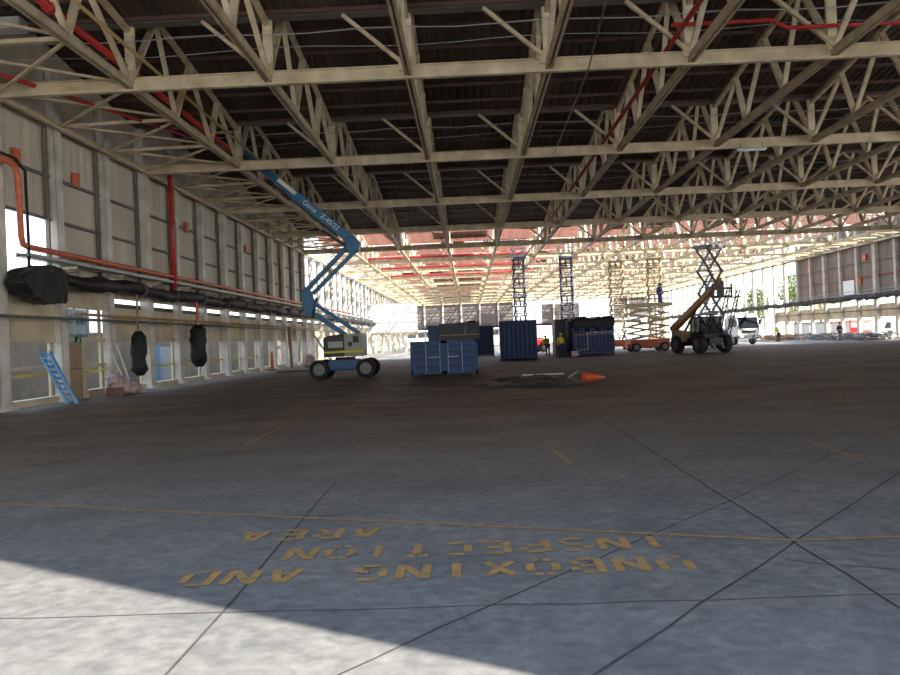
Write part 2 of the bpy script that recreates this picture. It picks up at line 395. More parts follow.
# the photo shows this line and everything beyond it
fr.location.y = FY[2]
fr['label'] = LBL + 'nearest the camera'
for i in range(3, NB+1):
    dup(fr, (0, FY[i], 0), LBL + (nth(i-1) + ' counted from the camera' if i < NB else 'farthest, against the back wall'))

# ---- lengthwise trusses
bot = [0, PAN, 2*PAN, 3*PAN]; top = [2.3, 5.6, 8.9]
webs = []
for i in range(3):
    for a, b in (((bot[i],ZB+.1),(top[i],roofz(top[i])-.3)), ((top[i],roofz(top[i])-.3),(bot[i+1],ZB+.1))):
        webs.append(MB().bar((0,a[0],a[1]), (0,b[0],b[1]), .1, .23 if a[1] < b[1] else .16, (1,0,0)).mesh('web_member', M['web']))
tr = thing('roof_truss', 'x', 'roof truss', (CX[1], 0, 0), 0, 'lengthwise trusses under the roof')
MB().box(-.11, -.03, Y0, Y1, ZB-.13, ZB+.11).box(.03, .11, Y0, Y1, ZB-.13, ZB+.11).box(-.11, .11, Y0, Y1, ZB+.08, ZB+.11).build('bottom_chord', M['chord'], tr)
tm = MB()
for b in range(1, NB):
    y = FY[b]
    tm.bar((0,y,ZG-.15), (0,y+2.3,ZP-.27), .14, .14); tm.bar((0,y+2.3,ZP-.27), (0,y+BAY,ZG-.25), .16, .16)
tm.build('top_chord', M['cream'], tr)
for b in range(1, NB):
    for me in webs: inst('web_member', me, tr, (0, FY[b], 0))
TL = 'cream zigzag lengthwise roof truss running to the back wall, '
tr['label'] = TL + 'first from the left wall'
for k in range(2, 13):
    dup(tr, (CX[k], 0, 0), TL + (nth(k) + ' from the left wall' if k < 7 else nth(13-k) + ' from the right wall'))

# ---- eave bracing along both side walls
def eave(sx, ya, yb, label):
    xw = XL+.1 if sx < 0 else XR-.1; xc = CX[1] if sx < 0 else CX[-2]
    t = thing('eave_bracing', label, 'roof bracing', (0, 0, 0), 0, 'flat bracing between side walls and trusses')
    MB().box(xw-.1, xw+.14, ya, yb, ZE-.06, ZE+.02).box(xw-.1, xw-.04, ya, yb, ZE-.06, ZE+.2).build('eave_angle', M['cream'], t)
    n = int(round((yb-ya)/PAN))
    L_ = xc-xw
    sm = MB().bar((xw,0,ZE+.1), (xc,0,ZB), .11, .11).mesh('strut', M['cream'])
    da = MB().bar((xw,0,ZE+.16), (xc,PAN,ZB+.05), .09, .07).mesh('diagonal', M['cream'])
    db = MB().bar((xw,PAN,ZE+.06), (xc,0,ZB-.05), .09, .07).mesh('diagonal', M['cream'])
    for i in range(n+1):
        inst('strut', sm, t, (0, ya+i*PAN, 0))
        if i < n: inst('diagonal', da, t, (0, ya+i*PAN, 0)); inst('diagonal', db, t, (0, ya+i*PAN, 0))
eave(-1, Y0+4*PAN, Y1, 'crossed cream bracing along the top of the left wall')
eave(1, Y0+16*PAN, Y1, 'crossed cream bracing along the top of the right wall')

# ---- side walls
def YY(j): return Y0 + PAN*j
def girt(mb, x, y0, y1, z, s=.09): mb.box(x-s/2, x+s/2, y0, y1, z-s/2, z+s/2)
CLX = XL-.35
wl = MB()
j71 = 18                                   # sheets on the left wall end here
def sheet(mb, x, ya, yb, za, zb, n): mb.ribs((x, ya, za), (0,1,0), yb-ya, (0,0,zb-za), (n,0,0), .56, .016)
sheet(wl, CLX, Y0, YY(6), 0, ZP, 1)
for j in range(6, j71):
    z0 = 6.5 if j == 6 else 4.15
    sheet(wl, CLX, YY(j), YY(j+1), z0, ZP, 1)
for j in range(j71, 47):                   # remnants
    if random.random() < .35:
        za = random.choice((4.2, 6.5, 8.1)); sheet(wl, CLX, YY(j), YY(j+1), za, random.choice((8.0, ZE, 9.8)), 1)
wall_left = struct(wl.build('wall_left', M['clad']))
g = MB()
for j in range(6, 47):
    for z in (8.06, 6.52) + ((4.35,) if j == 6 else ()) + ((ZE-.05, 11.6) if j >= j71 else ()):
        girt(g, CLX+.1, YY(j)+.12, YY(j+1)-.12, z, .1)
    g.box(CLX+.05, CLX+.18, YY(j+1)-.5, YY(j+1)-.38, 4.15, ZE)
g.build('girt', M['gutter'], wall_left)
lp = MB()                                   # cream panels, rails and sills
for j in range(6, 47):
    a, b = YY(j)+.1, YY(j+1)-.1
    lp.box(CLX-.03, CLX+.08, a, b, 2.32, 3.5) if j not in (7,) and j < 30 else None
    lp.box(CLX-.06, CLX+.14, a, b, 2.15, 2.32); lp.box(CLX-.06, CLX+.12, a, b, 3.42, 3.56)
    if j != 7: lp.box(CLX-.1, CLX+.2, a, b, 0, .24)
    else: lp.box(CLX-.1, CLX+.2, YY(7)+2.0, b, 0, .3)
    lp.box(CLX, CLX+.1, a, a+.12, .2, 3.5); lp.box(CLX, CLX+.1, b-.5, b-.4, .2, 3.5)
    lp.box(CLX-.03, CLX+.08, a, b, 3.95 if j > 7 else 3.56, 4.2)
    if j == 6: lp.box(CLX-.03, CLX+.07, a, b, 1.22, 1.32)
lp.box(CLX-.03, CLX+.1, YY(7)+1.9, YY(7)+2.05, 0, 2.2); lp.box(CLX-.03, CLX+.1, YY(7)+2.05, YY(8), 1.2, 1.3)
lp.build('lower_panel', M['panel'], wall_left)
sw = MB()
for j in range(8, 40): sw.box(CLX-.02, CLX+.04, YY(j)+.2, YY(j+1)-.2, 3.56, 3.76)
sw.build('strip_sill', M['dark'], wall_left)
# door and high window of the second bay
d1 = MB().box(CLX-.02, CLX+.05, YY(7)+.35, YY(7)+1.85, .02, 2.1).build('door_1', M['brown']); struct(d1)
MB().box(CLX+.05, CLX+.062, YY(7)+.35, YY(7)+1.85, 1.12, 1.15).build('door_joint', M['dark'], d1)
w1 = MB().box(CLX, CLX+.02, YY(7)+.2, YY(8)-.55, 2.45, 3.45).build('window_1', M['glass']); struct(w1)
f = MB()
for yy in (YY(7)+.2, YY(7)+1.4, YY(7)+2.5, YY(8)-.55): f.box(CLX-.01, CLX+.06, yy-.03, yy+.03, 2.42, 3.48)
f.build('window_frame', M['panel'], w1)
MB().ribs((CLX-.5, YY(7)+.2, 2.3), (0,1,0), 3.3, (0,0,1.15), (1,0,0), .3, .1).build('curtain', M['curtain'], w1)
MB().box(CLX-.3, CLX-.28, YY(7)+1.0, YY(7)+1.5, 2.3, 2.75).build('white_card', M['white'], w1)
es = thing('exit_sign', 'small green exit sign above the brown door in the left wall', 'sign', (CLX+.09, YY(7)+1.4, 2.24))
MB().box(0, .05, -.26, .26, -.13, .13).build('sign_board', M['signgreen'], es)
MB().box(.05, .056, -.02, .10, -.08, .02).box(.05, .056, .0, .05, .04, .09).bar((.053,-.2,0),(.053,-.07,0),.04,.006).build('pictogram', M['white'], es)
tag(MB().box(CLX+.1, CLX+.2, YY(7)+.02, YY(7)+.32, 2.05, 2.38).build('alarm_box', M['red'], bevel=.01), 'small red alarm box beside the brown door', 'alarm box')
for jj, yy, zz, w in ((6, 26.4, 8.35, .35), (7, 30.5, 8.35, .35), (10, 42.6, 8.2, .35), (13, 54, 8.3, .3)):
    tag(MB().box(CLX+.05, CLX+.22, yy, yy+w, zz-.28, zz+.22).build('junction_box', M['orange'], bevel=.02),
        'small orange box high on the left wall cladding, %s from the camera' % nth({6:1,7:2,10:3,13:4}[jj]), 'box', 'orange boxes on the left wall')

wr = MB()
jr = 26                                     # sheets on the right wall end here (about y = 104)
sheet(wr, XR+.35, YY(9), YY(14), 4.3, ZP, -1); sheet(wr, XR+.35, YY(14), YY(18), ZG+.3, ZP, -1)  # near bays, out of view, are left open to let sky light in
for j in range(14, jr): sheet(wr, XR+.35, YY(j), YY(j+1), 4.3, ZG+.3, -1)
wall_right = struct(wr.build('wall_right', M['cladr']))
g = MB(); gr = MB()
for j in range(14, 48):
    if j < jr:
        girt(g, XR+.24, YY(j), YY(j+1), 8.1, .12); girt(gr if j in (18,19,20,21,22,24) else g, XR+.24, YY(j), YY(j+1), 6.5, .12); girt(g, XR+.24, YY(j), YY(j+1), ZE, .12)
    else:
        for z in (5.2, 6.5, 8.1, ZE, 11.6): girt(g, XR+.24, YY(j), YY(j+1), z, .07)
g.build('girt', M['gutter'], wall_right); gr.build('red_girt', M['redd'], wall_right)
rp_ = MB()
for j in range(14, 48):
    a, b = YY(j)+.1, YY(j+1)-.1
    rp_.box(XR+.3, XR+.38, a, b, 2.2, 2.35); rp_.box(XR+.25, XR+.45, a, b, 0, .2)
    if j < jr+2: rp_.box(XR+.31, XR+.37, a, b, 2.35, 3.55)
rp_.build('lower_panel', M['panel'], wall_right)
tag(MB().box(XR+.1, XR+.16, 89.0, 91.6, 4.75, 6.35).build('hanging_sheet', M['white']), 'white rectangular sheet fixed on the brown right wall cladding', 'sheet')
for n_, (yy, zz) in enumerate(((100.2, 8.4), (86.3, 8.5), (87.6, 6.1))):
    tag(MB().box(XR+.1, XR+.28, yy, yy+.7, zz-.3, zz+.35).build('junction_box', M['orange'], bevel=.02),
        ['small orange box on the right wall, farthest of three', 'small orange box high on the right wall, nearest the frame edge', 'small orange box low on the right wall beside the white sheet'][n_], 'box', 'orange boxes on the right wall')

wb = MB()
def bsheet(xa, xb, za, zb): wb.ribs((xa, Y1+.3, za), (1,0,0), xb-xa, (0,0,zb-za), (0,-1,0), .42, .03)
bsheet(XL-.3, 10.6, 4.3, ZG+.3); bsheet(XL, 10.6, 2.3, 3.6); bsheet(17.2, 26.0, 4.3, 9.0); bsheet(34, 42, 5, 9.9)
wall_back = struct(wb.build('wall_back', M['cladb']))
g = MB()
for z in (2.25, 5.0, 6.5, 8.1, ZE): g.box(XL, XR, Y1+.14, Y1+.24, z-.05, z+.05)
g.build('girt', M['gutter'], wall_back)

wf = MB()                                   # unseen front: closed leaf between two doorways sized to let light in
wf.box(XL-.4, XR+.4, Y0-.25, Y0, 11.4, ZG+.2); wf.box(5.1, 21.5, Y0-.2, Y0, 0, 11.4); wf.box(XL-.4, XL+.3, Y0-.2, Y0, 0, 11.4); wf.box(XR-.5, XR+.4, Y0-.2, Y0, 0, 11.4)
struct(wf.build('wall_front', M['clad']))

# ---- wall columns, each its own thing
def column_meshes(w, d, mat_):
    sh = MB(); t = .05
    sh.box(0, d, -w/2, -w/2+t, 0, ZG); sh.box(0, d, w/2-t, w/2, 0, ZG); sh.box(d-t, d, -w/2, w/2, 0, ZG); sh.box(0, t, -w/2, w/2, 0, ZG)
    return sh.mesh('shaft', mat_), MB().box(-.05, d+.12, -w/2-.12, w/2+.12, 0, .1).mesh('base_plate', mat_)
def wall_columns(sx, js, mat_, side):
    narrow = column_meshes(.46, .34, mat_); wide = column_meshes(.62, .40, mat_)
    n = 0
    for j in js:
        n += 1; big = j % 3 == 0; me = wide if big else narrow
        x = XL-.32 if sx < 0 else XR+.32
        t = thing('steel_column', '%s grey-white steel column along the %s wall, counting away from the camera' % (nth(n), side), 'column',
                  (x, YY(j), 0), 0 if sx < 0 else PI, 'columns of the %s wall' % side)
        inst('shaft', me[0], t); inst('base_plate', me[1], t)
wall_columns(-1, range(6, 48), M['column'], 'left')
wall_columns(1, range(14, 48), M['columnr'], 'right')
bc = column_meshes(.36, .3, M['column'])
for k in range(1, 13):
    t = thing('steel_column', '%s pale column in the far back wall, counting from the left' % nth(k), 'column', (CX[k], Y1+.12, 0), -PI/2, 'columns of the back wall')
    inst('shaft', bc[0], t); inst('base_plate', bc[1], t)

# ---- services along the side walls
def wrapped(sx, ya, yb, label):
    x = -13.95 if sx < 0 else XR-.5
    t = thing('wrapped_duct', label, 'duct', (0,0,0), 0, 'black wrapped ducts')
    pts = []; rr = []
    n = int((yb-ya)/.5)
    for i in range(n+1):
        y = ya + (yb-ya)*i/n
        pts.append((x + .05*math.sin(y*1.1), y, 4.3 + .06*math.sin(y*.8) + .03*math.sin(y*2.3))); rr.append(.26 + .04*math.sin(y*1.9) + random.uniform(-.06,.06))
    MB().tube(pts, rr, 10).build('wrap', M['black'], t, smooth=True)
    for i in range(6, n, 8):
        p = pts[i]; MB().lathe([(.30,-.03),(.33,0),(.30,.03)], p, 'y', 12).build('strap', M['darkgrey'], t)
    for i in range(3, n, 8): p = pts[i]; xw = (XL-.3) if sx < 0 else XR+.3; MB().bar((xw, p[1], 4.62), (x, p[1], 4.62), .05, .05).cyl((x,p[1],4.62),(x,p[1],4.4),.015,n=6).build('bracket', M['dark'], t)
    return t
wd = wrapped(-1, 27.5, 188, 'long black plastic-wrapped duct along the left wall above the openings')
wrapped(1, 66, 188, 'long dark wrapped duct along the right wall above the openings')
# bulky wrapped end
def crumple(me, cuts, amp):
    bm = bmesh.new(); bm.from_mesh(me); bmesh.ops.triangulate(bm, faces=bm.faces[:]); bmesh.ops.subdivide_edges(bm, edges=bm.edges[:], cuts=cuts, use_grid_fill=True)
    for v in bm.verts: v.co += Vector((random.uniform(-amp,amp), random.uniform(-amp,amp), random.uniform(-amp,amp)))
    bm.to_mesh(me); bm.free()
e = MB().prism([(24.9,3.95),(25.2,3.65),(26.2,3.42),(27.2,3.42),(27.35,3.6),(27.4,4.5),(26.5,4.66),(25.2,4.45)], -14.32, -13.55, 'yz')
fu = e.build('wrapped_fan_unit', M['black']); crumple(fu.data, 3, .035)
tag(fu, 'bulky black wrapped bundle at the near end of the left wall duct', 'wrapped unit')
bk = thing('wrapped_duct', 'dark wrapped duct crossing the far back wall above the openings', 'duct', (0,0,0), 0, 'black wrapped ducts')
MB().tube([(-14+1.5*i, Y1-.75, 4.25+.06*math.sin(i*1.3)) for i in range(37)], [.3+.05*math.sin(i*2.1) for i in range(37)], 8).build('wrap', M['black'], bk, smooth=True)
for k in range(1, 13): MB().bar((CX[k], Y1-.2, 4.65), (CX[k], Y1-.75, 4.65), .06, .06).cyl((CX[k], Y1-.75, 4.65), (CX[k], Y1-.75, 4.4), .03, n=6).build('bracket', M['dark'], bk)
def pipe(name, pts, r, m, label, cat='pipe', group=None, n=8):
    return tag(MB().tube(pts, r, n).build(name, m, smooth=True), label, cat, group)
pipe('orange_pipe', [(-14.05,23.5,7.75),(-14.05,25.0,7.75),(-14.05,25.3,7.68),(-14.05,25.45,7.4),(-14.05,25.5,5.5),(-14.05,25.6,5.25),(-14.05,25.9,5.2),(-14.05,100,5.2)], .1, M['orange'], 'orange-red pipe running along the left wall with a riser at its near end', 'pipe')
pipe('black_cable', [(-13.98,24,7.9),(-13.98,25.2,7.9),(-13.98,25.75,7.6),(-13.98,25.8,5.4),(-13.98,25.75,4.0)], .05, M['rubber'], 'black cable curving beside the orange riser on the left wall', 'cable')
pipe('green_pipe', [(-14.1,18,2.95),(-14.1,90,2.95)], .05, M['greenpipe'], 'thin dark green pipe along the left wall at window head height', 'pipe')
pipe('rusty_pipe', [(-14.1,29,3.14),(-14.1,90,3.14)], .05, M['rustpipe'], 'thin rusty pipe just above the green pipe on the left wall', 'pipe')
ct = thing('cable_tray', 'grey cable tray on brackets under the orange pipe on the left wall', 'cable tray')
MB().box(-14.3, -13.95, 25.6, 120, 4.86, 4.89).box(-14.3, -14.27, 25.6, 120, 4.86, 5.0).box(-13.98, -13.95, 25.6, 120, 4.86, 5.0).build('tray', M['fixgrey'], ct)
MB().tube([(-14.1,25.6,4.93),(-14.1,120,4.93)], .04, 6).tube([(-14.2,25.6,4.93),(-14.2,120,4.93)], .03, 6).build('cable', M['darkgrey'], ct)
for j in range(7, 30): MB().bar((-14.5, YY(j), 4.8), (-13.95, YY(j), 4.8), .05, .1).build('bracket', M['cream'], ct)
for z, r in ((4.75,.035),(5.05,.03)):
    pipe('grey_conduit', [(XR-.15,66,z),(XR-.15,188,z)], r, M['fixgrey'], 'thin grey conduit on the right wall just %s' % ('above the dark duct' if z < 5 else 'above the lower conduit'), 'conduit')
pipe('dark_pipe', [(XR-.1,66,2.95),(XR-.1,150,2.95)], .05, M['greenpipe'], 'thin dark pipe along the right wall at window head height', 'pipe')
rd = thing('red_drop_pipe', 'vertical red pipe standing off the left wall from eave to cable tray', 'pipe', (-14.0, 38.7, 0))
MB().cyl((0,0,4.62),(0,0,10.05), .12).build('pipe', M['red'], rd, smooth=True)
for z in (5.8, 7.8): MB().lathe([(.13,-.05),(.16,-.05),(.16,.05),(.13,.05)], (0,0,z)).build('coupling', M['redd'], rd)
for n_, (yy, zz0, zz1, w) in enumerate(((34.1, .68, 2.55, .3), (41.7, .8, 2.95, .42))):
    t = thing('hanging_bundle', ['black wrapped bundle hanging low between the fourth and fifth left columns', 'larger black wrapped bundle hanging from an orange strap on the left wall'][n_], 'bundle', (-13.95, yy, 0), 0, 'bundles hanging from the duct')
    pts = [(0, .05*math.sin(i), zz1 - (zz1-zz0)*i/8) for i in range(9)]
    MB().tube(pts, [w*.45]+[w+random.uniform(-.05,.05) for _ in range(7)]+[w*.5], 10).build('bundle', M['black'], t, smooth=True)
    MB().box(-.03, .03, -.15 if n_ else -.05, .15 if n_ else .05, zz1-.05, 4.1).build('strap', M['orange2'] if n_ else M['rustpipe'], t)
# yellow tape across the lower openings
for j in (6, 7, 8, 9, 10, 11, 12, 13):
    ya, yb = YY(j)+.2, YY(j+1)-.2
    if j == 7: ya += 1.9
    tm_ = MB(); pts = [(ya+(yb-ya)*i/6, .98 + .09*(abs(i-3)/3)**2 + (.12*(i/6) if j == 6 else 0)) for i in range(7)]
    for p, q in zip(pts, pts[1:]): tm_.bar((XL-.28, p[0], p[1]), (XL-.28, q[0], q[1]), .008, .08)
    tag(tm_.build('barrier_tape', M['yellow']), 'yellow barrier tape across the %s low opening of the left wall from the camera' % nth(j-5), 'tape', 'yellow tapes across openings')

# ---- roof pipes, cables and fittings
pipe('red_roof_pipe', [(-10.35,14,10.55),(-10.35,72,10.6)], .1, M['red'], 'thick bright red pipe running lengthwise under the roof at upper left', 'pipe')
for y in (20.5, 25.7, 33): tag(MB().lathe([(.1,-.1),(.17,-.1),(.17,.1),(.1,.1)], (-10.35,y,10.565), 'y').build('pipe_coupling', M['red']), 'red coupling on the red roof pipe, %s from the camera' % nth({20.5:1,25.7:2,33:3}[y]), 'coupling', 'couplings on the red roof pipe')
pipe('ochre_roof_pipe', [(-9.75,14,10.75),(-9.85,48,10.75)], .055, M['yellowpipe'], 'thin ochre pipe beside the thick red roof pipe', 'pipe')
pipe('dark_red_roof_pipe', [(6.45,14,10.35),(6.45,110,10.35)], .075, M['redd'], 'dark red pipe running lengthwise under the roof right of centre', 'pipe')
pipe('red_branch_pipe', [(6.45,24.6,10.85),(9.4,24.6,10.85),(9.9,24.6,10.6),(22,24.6,10.6)], .065, M['red'], 'bright red pipe crossing at upper right with a jog', 'pipe')
pipe('red_branch', [(-14.7,20,10.2),(-13.6,24,10.1),(-10.5,31,9.9)], .07, M['red'], 'short red branch pipe slanting at the top of the left wall', 'pipe')
pipe('loose_cable', [(3.9,19,10.8),(3.95,24.8,9.72),(4.0,31,9.66),(4.1,36.85,9.72)], .022, M['darkgrey'], 'thin loose cable hanging slantwise below the roof centre', 'cable')
for y in (84, 96, 107.8):
    pipe('red_cross_pipe', [(-14,y,10.3),(6.4,y,10.3)], .13, M['red'], 'red pipe crossing below the stripped roof, %s from the camera' % nth({84:1,96:2,107.8:3}[y]), 'pipe', 'red pipes crossing the stripped roof')
t = thing('strip_light', 'pale fluorescent strip light hanging below a roof beam at right', 'ceiling light', (12.9, 36.6, 9.62))
MB().box(-.66, .66, -.1, .1, -.05, .04).build('light_body', M['fixture'], t, bevel=.01)
MB().box(-.6, .6, -.07, .07, -.08, -.05).build('diffuser', M['white'], t); MB().cyl((-.5,0,.04),(-.5,0,.3),.012,n=6).cyl((.5,0,.04),(.5,0,.3),.012,n=6).build('hanger', M['dark'], t)
t = thing('roof_fitting', 'grey box-shaped light fitting at the upper left corner', 'ceiling light', (-12.6, 22, 10.75))
MB().box(-.95, .78, -.25, .25, -.16, .16).build('fitting_body', M['fixgrey'], t, bevel=.03)
MB().cyl((-.6,0,.16),(-.6,0,2.0),.02,n=6).cyl((.5,0,.16),(.5,0,2.0),.02,n=6).build('hanger', M['dark'], t)

# ---- white partition room at the far left
t = thing('white_partition', 'white sunlit partition panel standing on posts by the far left wall', 'partition', (-11.1, 120, 0))
MB().box(-3.6, 0.1, 0, .12, 2.9, 7.3).build('sheet', M['whitesheet'], t); MB().box(.14, 3.6, 0, .12, 2.9, 7.3).build('sheet', M['whitesheet'], t)
MB().box(-3.6, 3.6, -.05, .2, 2.75, 2.9).build('sill_beam', M['rustpipe'], t)
for x in (-3.4, -1.7, 0.1, 1.8, 3.45): MB().box(x-.14, x+.14, .15, .4, 0, 7.2).build('post', M['panel'], t)

# ---------------------------------------------------------------- boom lift
def wheel(parent, p, r, w, axis='y', hub=M['hub'], n=24):
    b = [(r*.62,-w/2),(r*.94,-w/2),(r,-w*.36),(r,w*.36),(r*.94,w/2),(r*.62,w/2)]
    o = MB().lathe(b, (0,0,0), axis, n).build('wheel', M['rubber'], parent, loc=p)
    h = [(r*.2,-w*.52),(r*.6,-w*.5),(r*.6,w*.5),(r*.2,w*.52)]
    MB().lathe(h, (0,0,0), axis, 16).build('hub', hub, o)
    return o
def text_mesh(s, size, m):
    cu = bpy.data.curves.new('lettering', 'FONT'); cu.body = s; cu.size = size; cu.extrude = .004; cu.align_x = 'CENTER'; cu.align_y = 'CENTER'
    o = bpy.data.objects.new('lettering', cu); COL.objects.link(o)
    dg = bpy.context.evaluated_depsgraph_get(); me = bpy.data.meshes.new_from_object(o.evaluated_get(dg))
    bpy.data.objects.remove(o); bpy.data.curves.remove(cu)
    me.materials.clear(); me.materials.append(m); return me
bl = thing('boom_lift', 'blue articulated boom lift with folded arms reaching up to the roof at left', 'boom lift', (-6.12, 40, 0))
for x in (-1.12, 1.12):
    for y in (-.95, .95): wheel(bl, (x, y, .47), .47, .34)
MB().box(-.75,.75,-.6,.6,.38,.82).box(-1.15,1.15,-.3,.3,.4,.62).prism([(-.75,.45),(.75,.45),(.7,.9),(-.7,.9)], -.75, .75).build('chassis', M['liftd'], bl, bevel=.02)
MB().cyl((-1.12,-.8,.47),(-1.12,.8,.47),.09).cyl((1.12,-.8,.47),(1.12,.8,.47),.09).build('axle', M['dark'], bl)
MB().cyl((0,0,.88),(0,0,1.02),.5,n=20).build('turntable', M['dark'], bl)
MB().prism([(-.92,1.05),(-.92,1.95),(-.72,2.08),(.05,2.16),(.05,1.05)], -.75, .75).build('counterweight', M['charcoal'], bl, bevel=.05)
MB().prism([(.05,1.05),(.05,2.16),(.95,2.16),(1.02,1.95),(1.0,1.05)], -.72, .72).build('cowl', M['greycow'], bl, bevel=.05)
MB().box(-.9,1.0,-.765,-.755,1.24,1.34).build('stripe', M['hivis'], bl)
MB().box(-.7,.02,-.762,-.752,1.5,1.8).build('data_plate', M['fixgrey'], bl)
MB().box(.5,.78,-.735,-.72,1.72,2.02).box(.28,.46,-.735,-.72,1.55,1.75).build('grille', M['dark'], bl)
K1a, K1b = (.55,0,2.1), (.1,0,2.1)
E1b, E1t = (-1.75,0,3.35), (-1.78,0,4.35)
E2 = (.55,0,6.5)
MB().bar((.75,-.1,2.15), (-1.45,-.1,3.75), .16, .19).build('riser_arm', M['lift'], bl, bevel=.01)
MB().bar((.05,.12,2.1), (-1.75,.12,3.4), .2, .24).build('riser_arm', M['lift'], bl, bevel=.01)
MB().prism([(-1.95,3.3),(-1.55,3.1),(-1.38,3.7),(-1.55,4.3),(-1.8,4.55),(-2.05,4.3)], -.22, .22).build('knuckle', M['lift'], bl, bevel=.03)
MB().bar((-1.55,0,3.0), (-1.3,0,4.0), .12, .12).build('cylinder', M['dark'], bl)
MB().bar((-1.85,.12,4.35), (.45,.12,6.6), .2, .22).build('upper_arm', M['lift'], bl, bevel=.01)
MB().bar((-1.45,-.1,4.2), (.75,-.1,6.25), .16, .2).build('upper_arm', M['lift'], bl, bevel=.01)
MB().prism([(.2,6.25),(.55,6.05),(.9,6.2),(.98,6.6),(.75,6.9),(.3,6.85)], -.26, .26).build('knuckle', M['lift'], bl, bevel=.05)
MB().bar((.6,0,6.72), (-2.3,0,9.2), .34, .46).build('main_boom', M['lift'], bl, bevel=.02)
MB().bar((-1.9,0,8.86), (-4.0,0,10.7), .26, .32).build('extension_boom', M['lift'], bl, bevel=.01)
MB().bar((.35,-.06,6.4), (-.9,-.06,7.3), .12, .13).build('cylinder', M['dark'], bl)
MB().bar((-.2,.3,7.05), (-3.6,.3,10.0), .1, .14).build('cable_track', M['charcoal'], bl)
MB().bar((-2.1,-.2,9.13),(-2.95,-.2,9.87),.008,.2).build('warning_plate', M['white'], bl)
MB().prism([(-4.2,10.45),(-3.8,10.35),(-3.75,10.75),(-4.1,11.0)], -.18, .18).bar((-4.0,0,10.75), (-4.75,0,11.55), .2, .24).build('jib', M['lift'], bl, bevel=.01)
MB().prism([(-4.95,11.35),(-4.6,11.3),(-4.55,11.75),(-5.0,11.8)], -.15, .15).build('jib_head', M['lift'], bl)
tme = text_mesh('Genie   Z-45/22', .34, M['white'])
o = inst('boom_lettering', tme, bl, (-.9, -.185, 8.02)); o.rotation_euler = (PI/2, math.atan2(9.2-6.72, 2.9), 0)
# platform basket
q = MB(); bx, bz, by = -5.45, 11.55, 0
q.box(bx-.55, bx+.55, by-.9, by+.9, bz, bz+.06)
q.build('platform_floor', M['darkgrey'], bl)
q = MB()
for x in (-.55, .55):
    for y in (-.9, 0, .9): q.cyl((bx+x,y,bz+.06),(bx+x,y,bz+1.1),.022,n=6)
for z in (.55, 1.1):
    for x in (-.55,.55): q.cyl((bx+x,-.9,bz+z),(bx+x,.9,bz+z),.022,n=6)
    for y in (-.9,.9): q.cyl((bx-.55,y,bz+z),(bx+.55,y,bz+z),.022,n=6)
q.build('platform_rail', M['lift'], bl)
MB().box(bx-.57,bx+.57,-.93,-.91,bz+.5,bz+.62).build('hi_vis_band', M['hivis'], bl)
MB().box(bx+.35,bx+.6,-.3,.3,bz+.75,bz+1.15).build('control_box', M['darkgrey'], bl)

# ---------------------------------------------------------------- containers and stacked crates
t = thing('tool_container', 'low blue steel container with two double doors, nearest the camera', 'container', (-1.19, 37.7, 0), 0)
MB().box(-1.54,1.54,.06,2.4,.12,1.62).build('body', M['blue'], t, bevel=.01)
for x in (-1.38, 1.38):
    for y in (.15, 2.25): MB().box(x-.14,x+.14,y-.1,y+.1,0,.12).build('foot', M['dark'], t)
MB().box(-1.56,1.56,0,.06,1.52,1.64).box(-1.56,1.56,0,.06,.1,.24).box(-1.56,-1.44,0,.06,.1,1.64).box(1.44,1.56,0,.06,.1,1.64).box(-.12,.12,0,.06,.1,1.64).build('frame', M['blue'], t)
for s in (-1, 1):
    for k in (0, 1):
        x0 = s*.13 + (s*.65 if k else 0); x1 = x0 + s*.63; a, b = min(x0,x1), max(x0,x1)
        d = MB().box(a+.01,b-.01,.02,.06,.26,1.5).build('door', M['blue'], t)
        rb = MB()
        for z in (.38,.72,1.06,1.3): rb.box(a+.08,b-.08,0,.03,z,z+.14)
        rb.build('rib', M['blued'], d)  # darker navy stands in for the shading of the ribs
        MB().cyl((b-.06 if s<0 else a+.06,-.01,.2),(b-.06 if s<0 else a+.06,-.01,1.55),.016,n=6).build('locking_bar', M['fixgrey'], d)
        if k == 0: MB().box(a+.05,b-.1,-.03,-.005,.86,.9).build('handle', M['fixgrey'], d)
MB().box(-1.3,-.95,-.005,.01,.12,.2).box(.95,1.3,-.005,.01,.12,.2).build('fork_pocket', M['dark'], t)
t = thing('stacked_crate', 'black open-topped steel crate stacked on the low blue container', 'crate', (-.45, 38.5, 1.62))
q = MB().box(-.95,.95,0,1.3,0,.06)
q.box(-.95,.95,0,.05,.06,.82).box(-.95,.95,1.25,1.3,.06,.82).box(-.95,-.9,.05,1.25,.06,.82).box(.9,.95,.05,1.25,.06,.9)
q.build('body', M['dark'], t)
MB().box(-.97,.97,-.02,0,.24,.28).build('rail', M['rustpipe'], t); MB().bar((.25,-.015,.3),(.35,-.015,.68),.03,.02).build('streak_plate', M['fixgrey'], t)
MB().ball((.62,.6,.83),.28,.5,.1).ball((.1,.7,.78),.4,.4,.08).build('rubbish', M['black'], t, smooth=True)
t = thing('stacked_box', 'small navy steel box on the low blue container, left of the black crate', 'box', (-1.68, 38.6, 1.62))
MB().box(-.26,.24,0,1.0,0,.72).build('body', M['blued'], t, bevel=.01); MB().box(-.28,.26,-.02,1.02,.66,.75).build('lid', M['blued'], t)

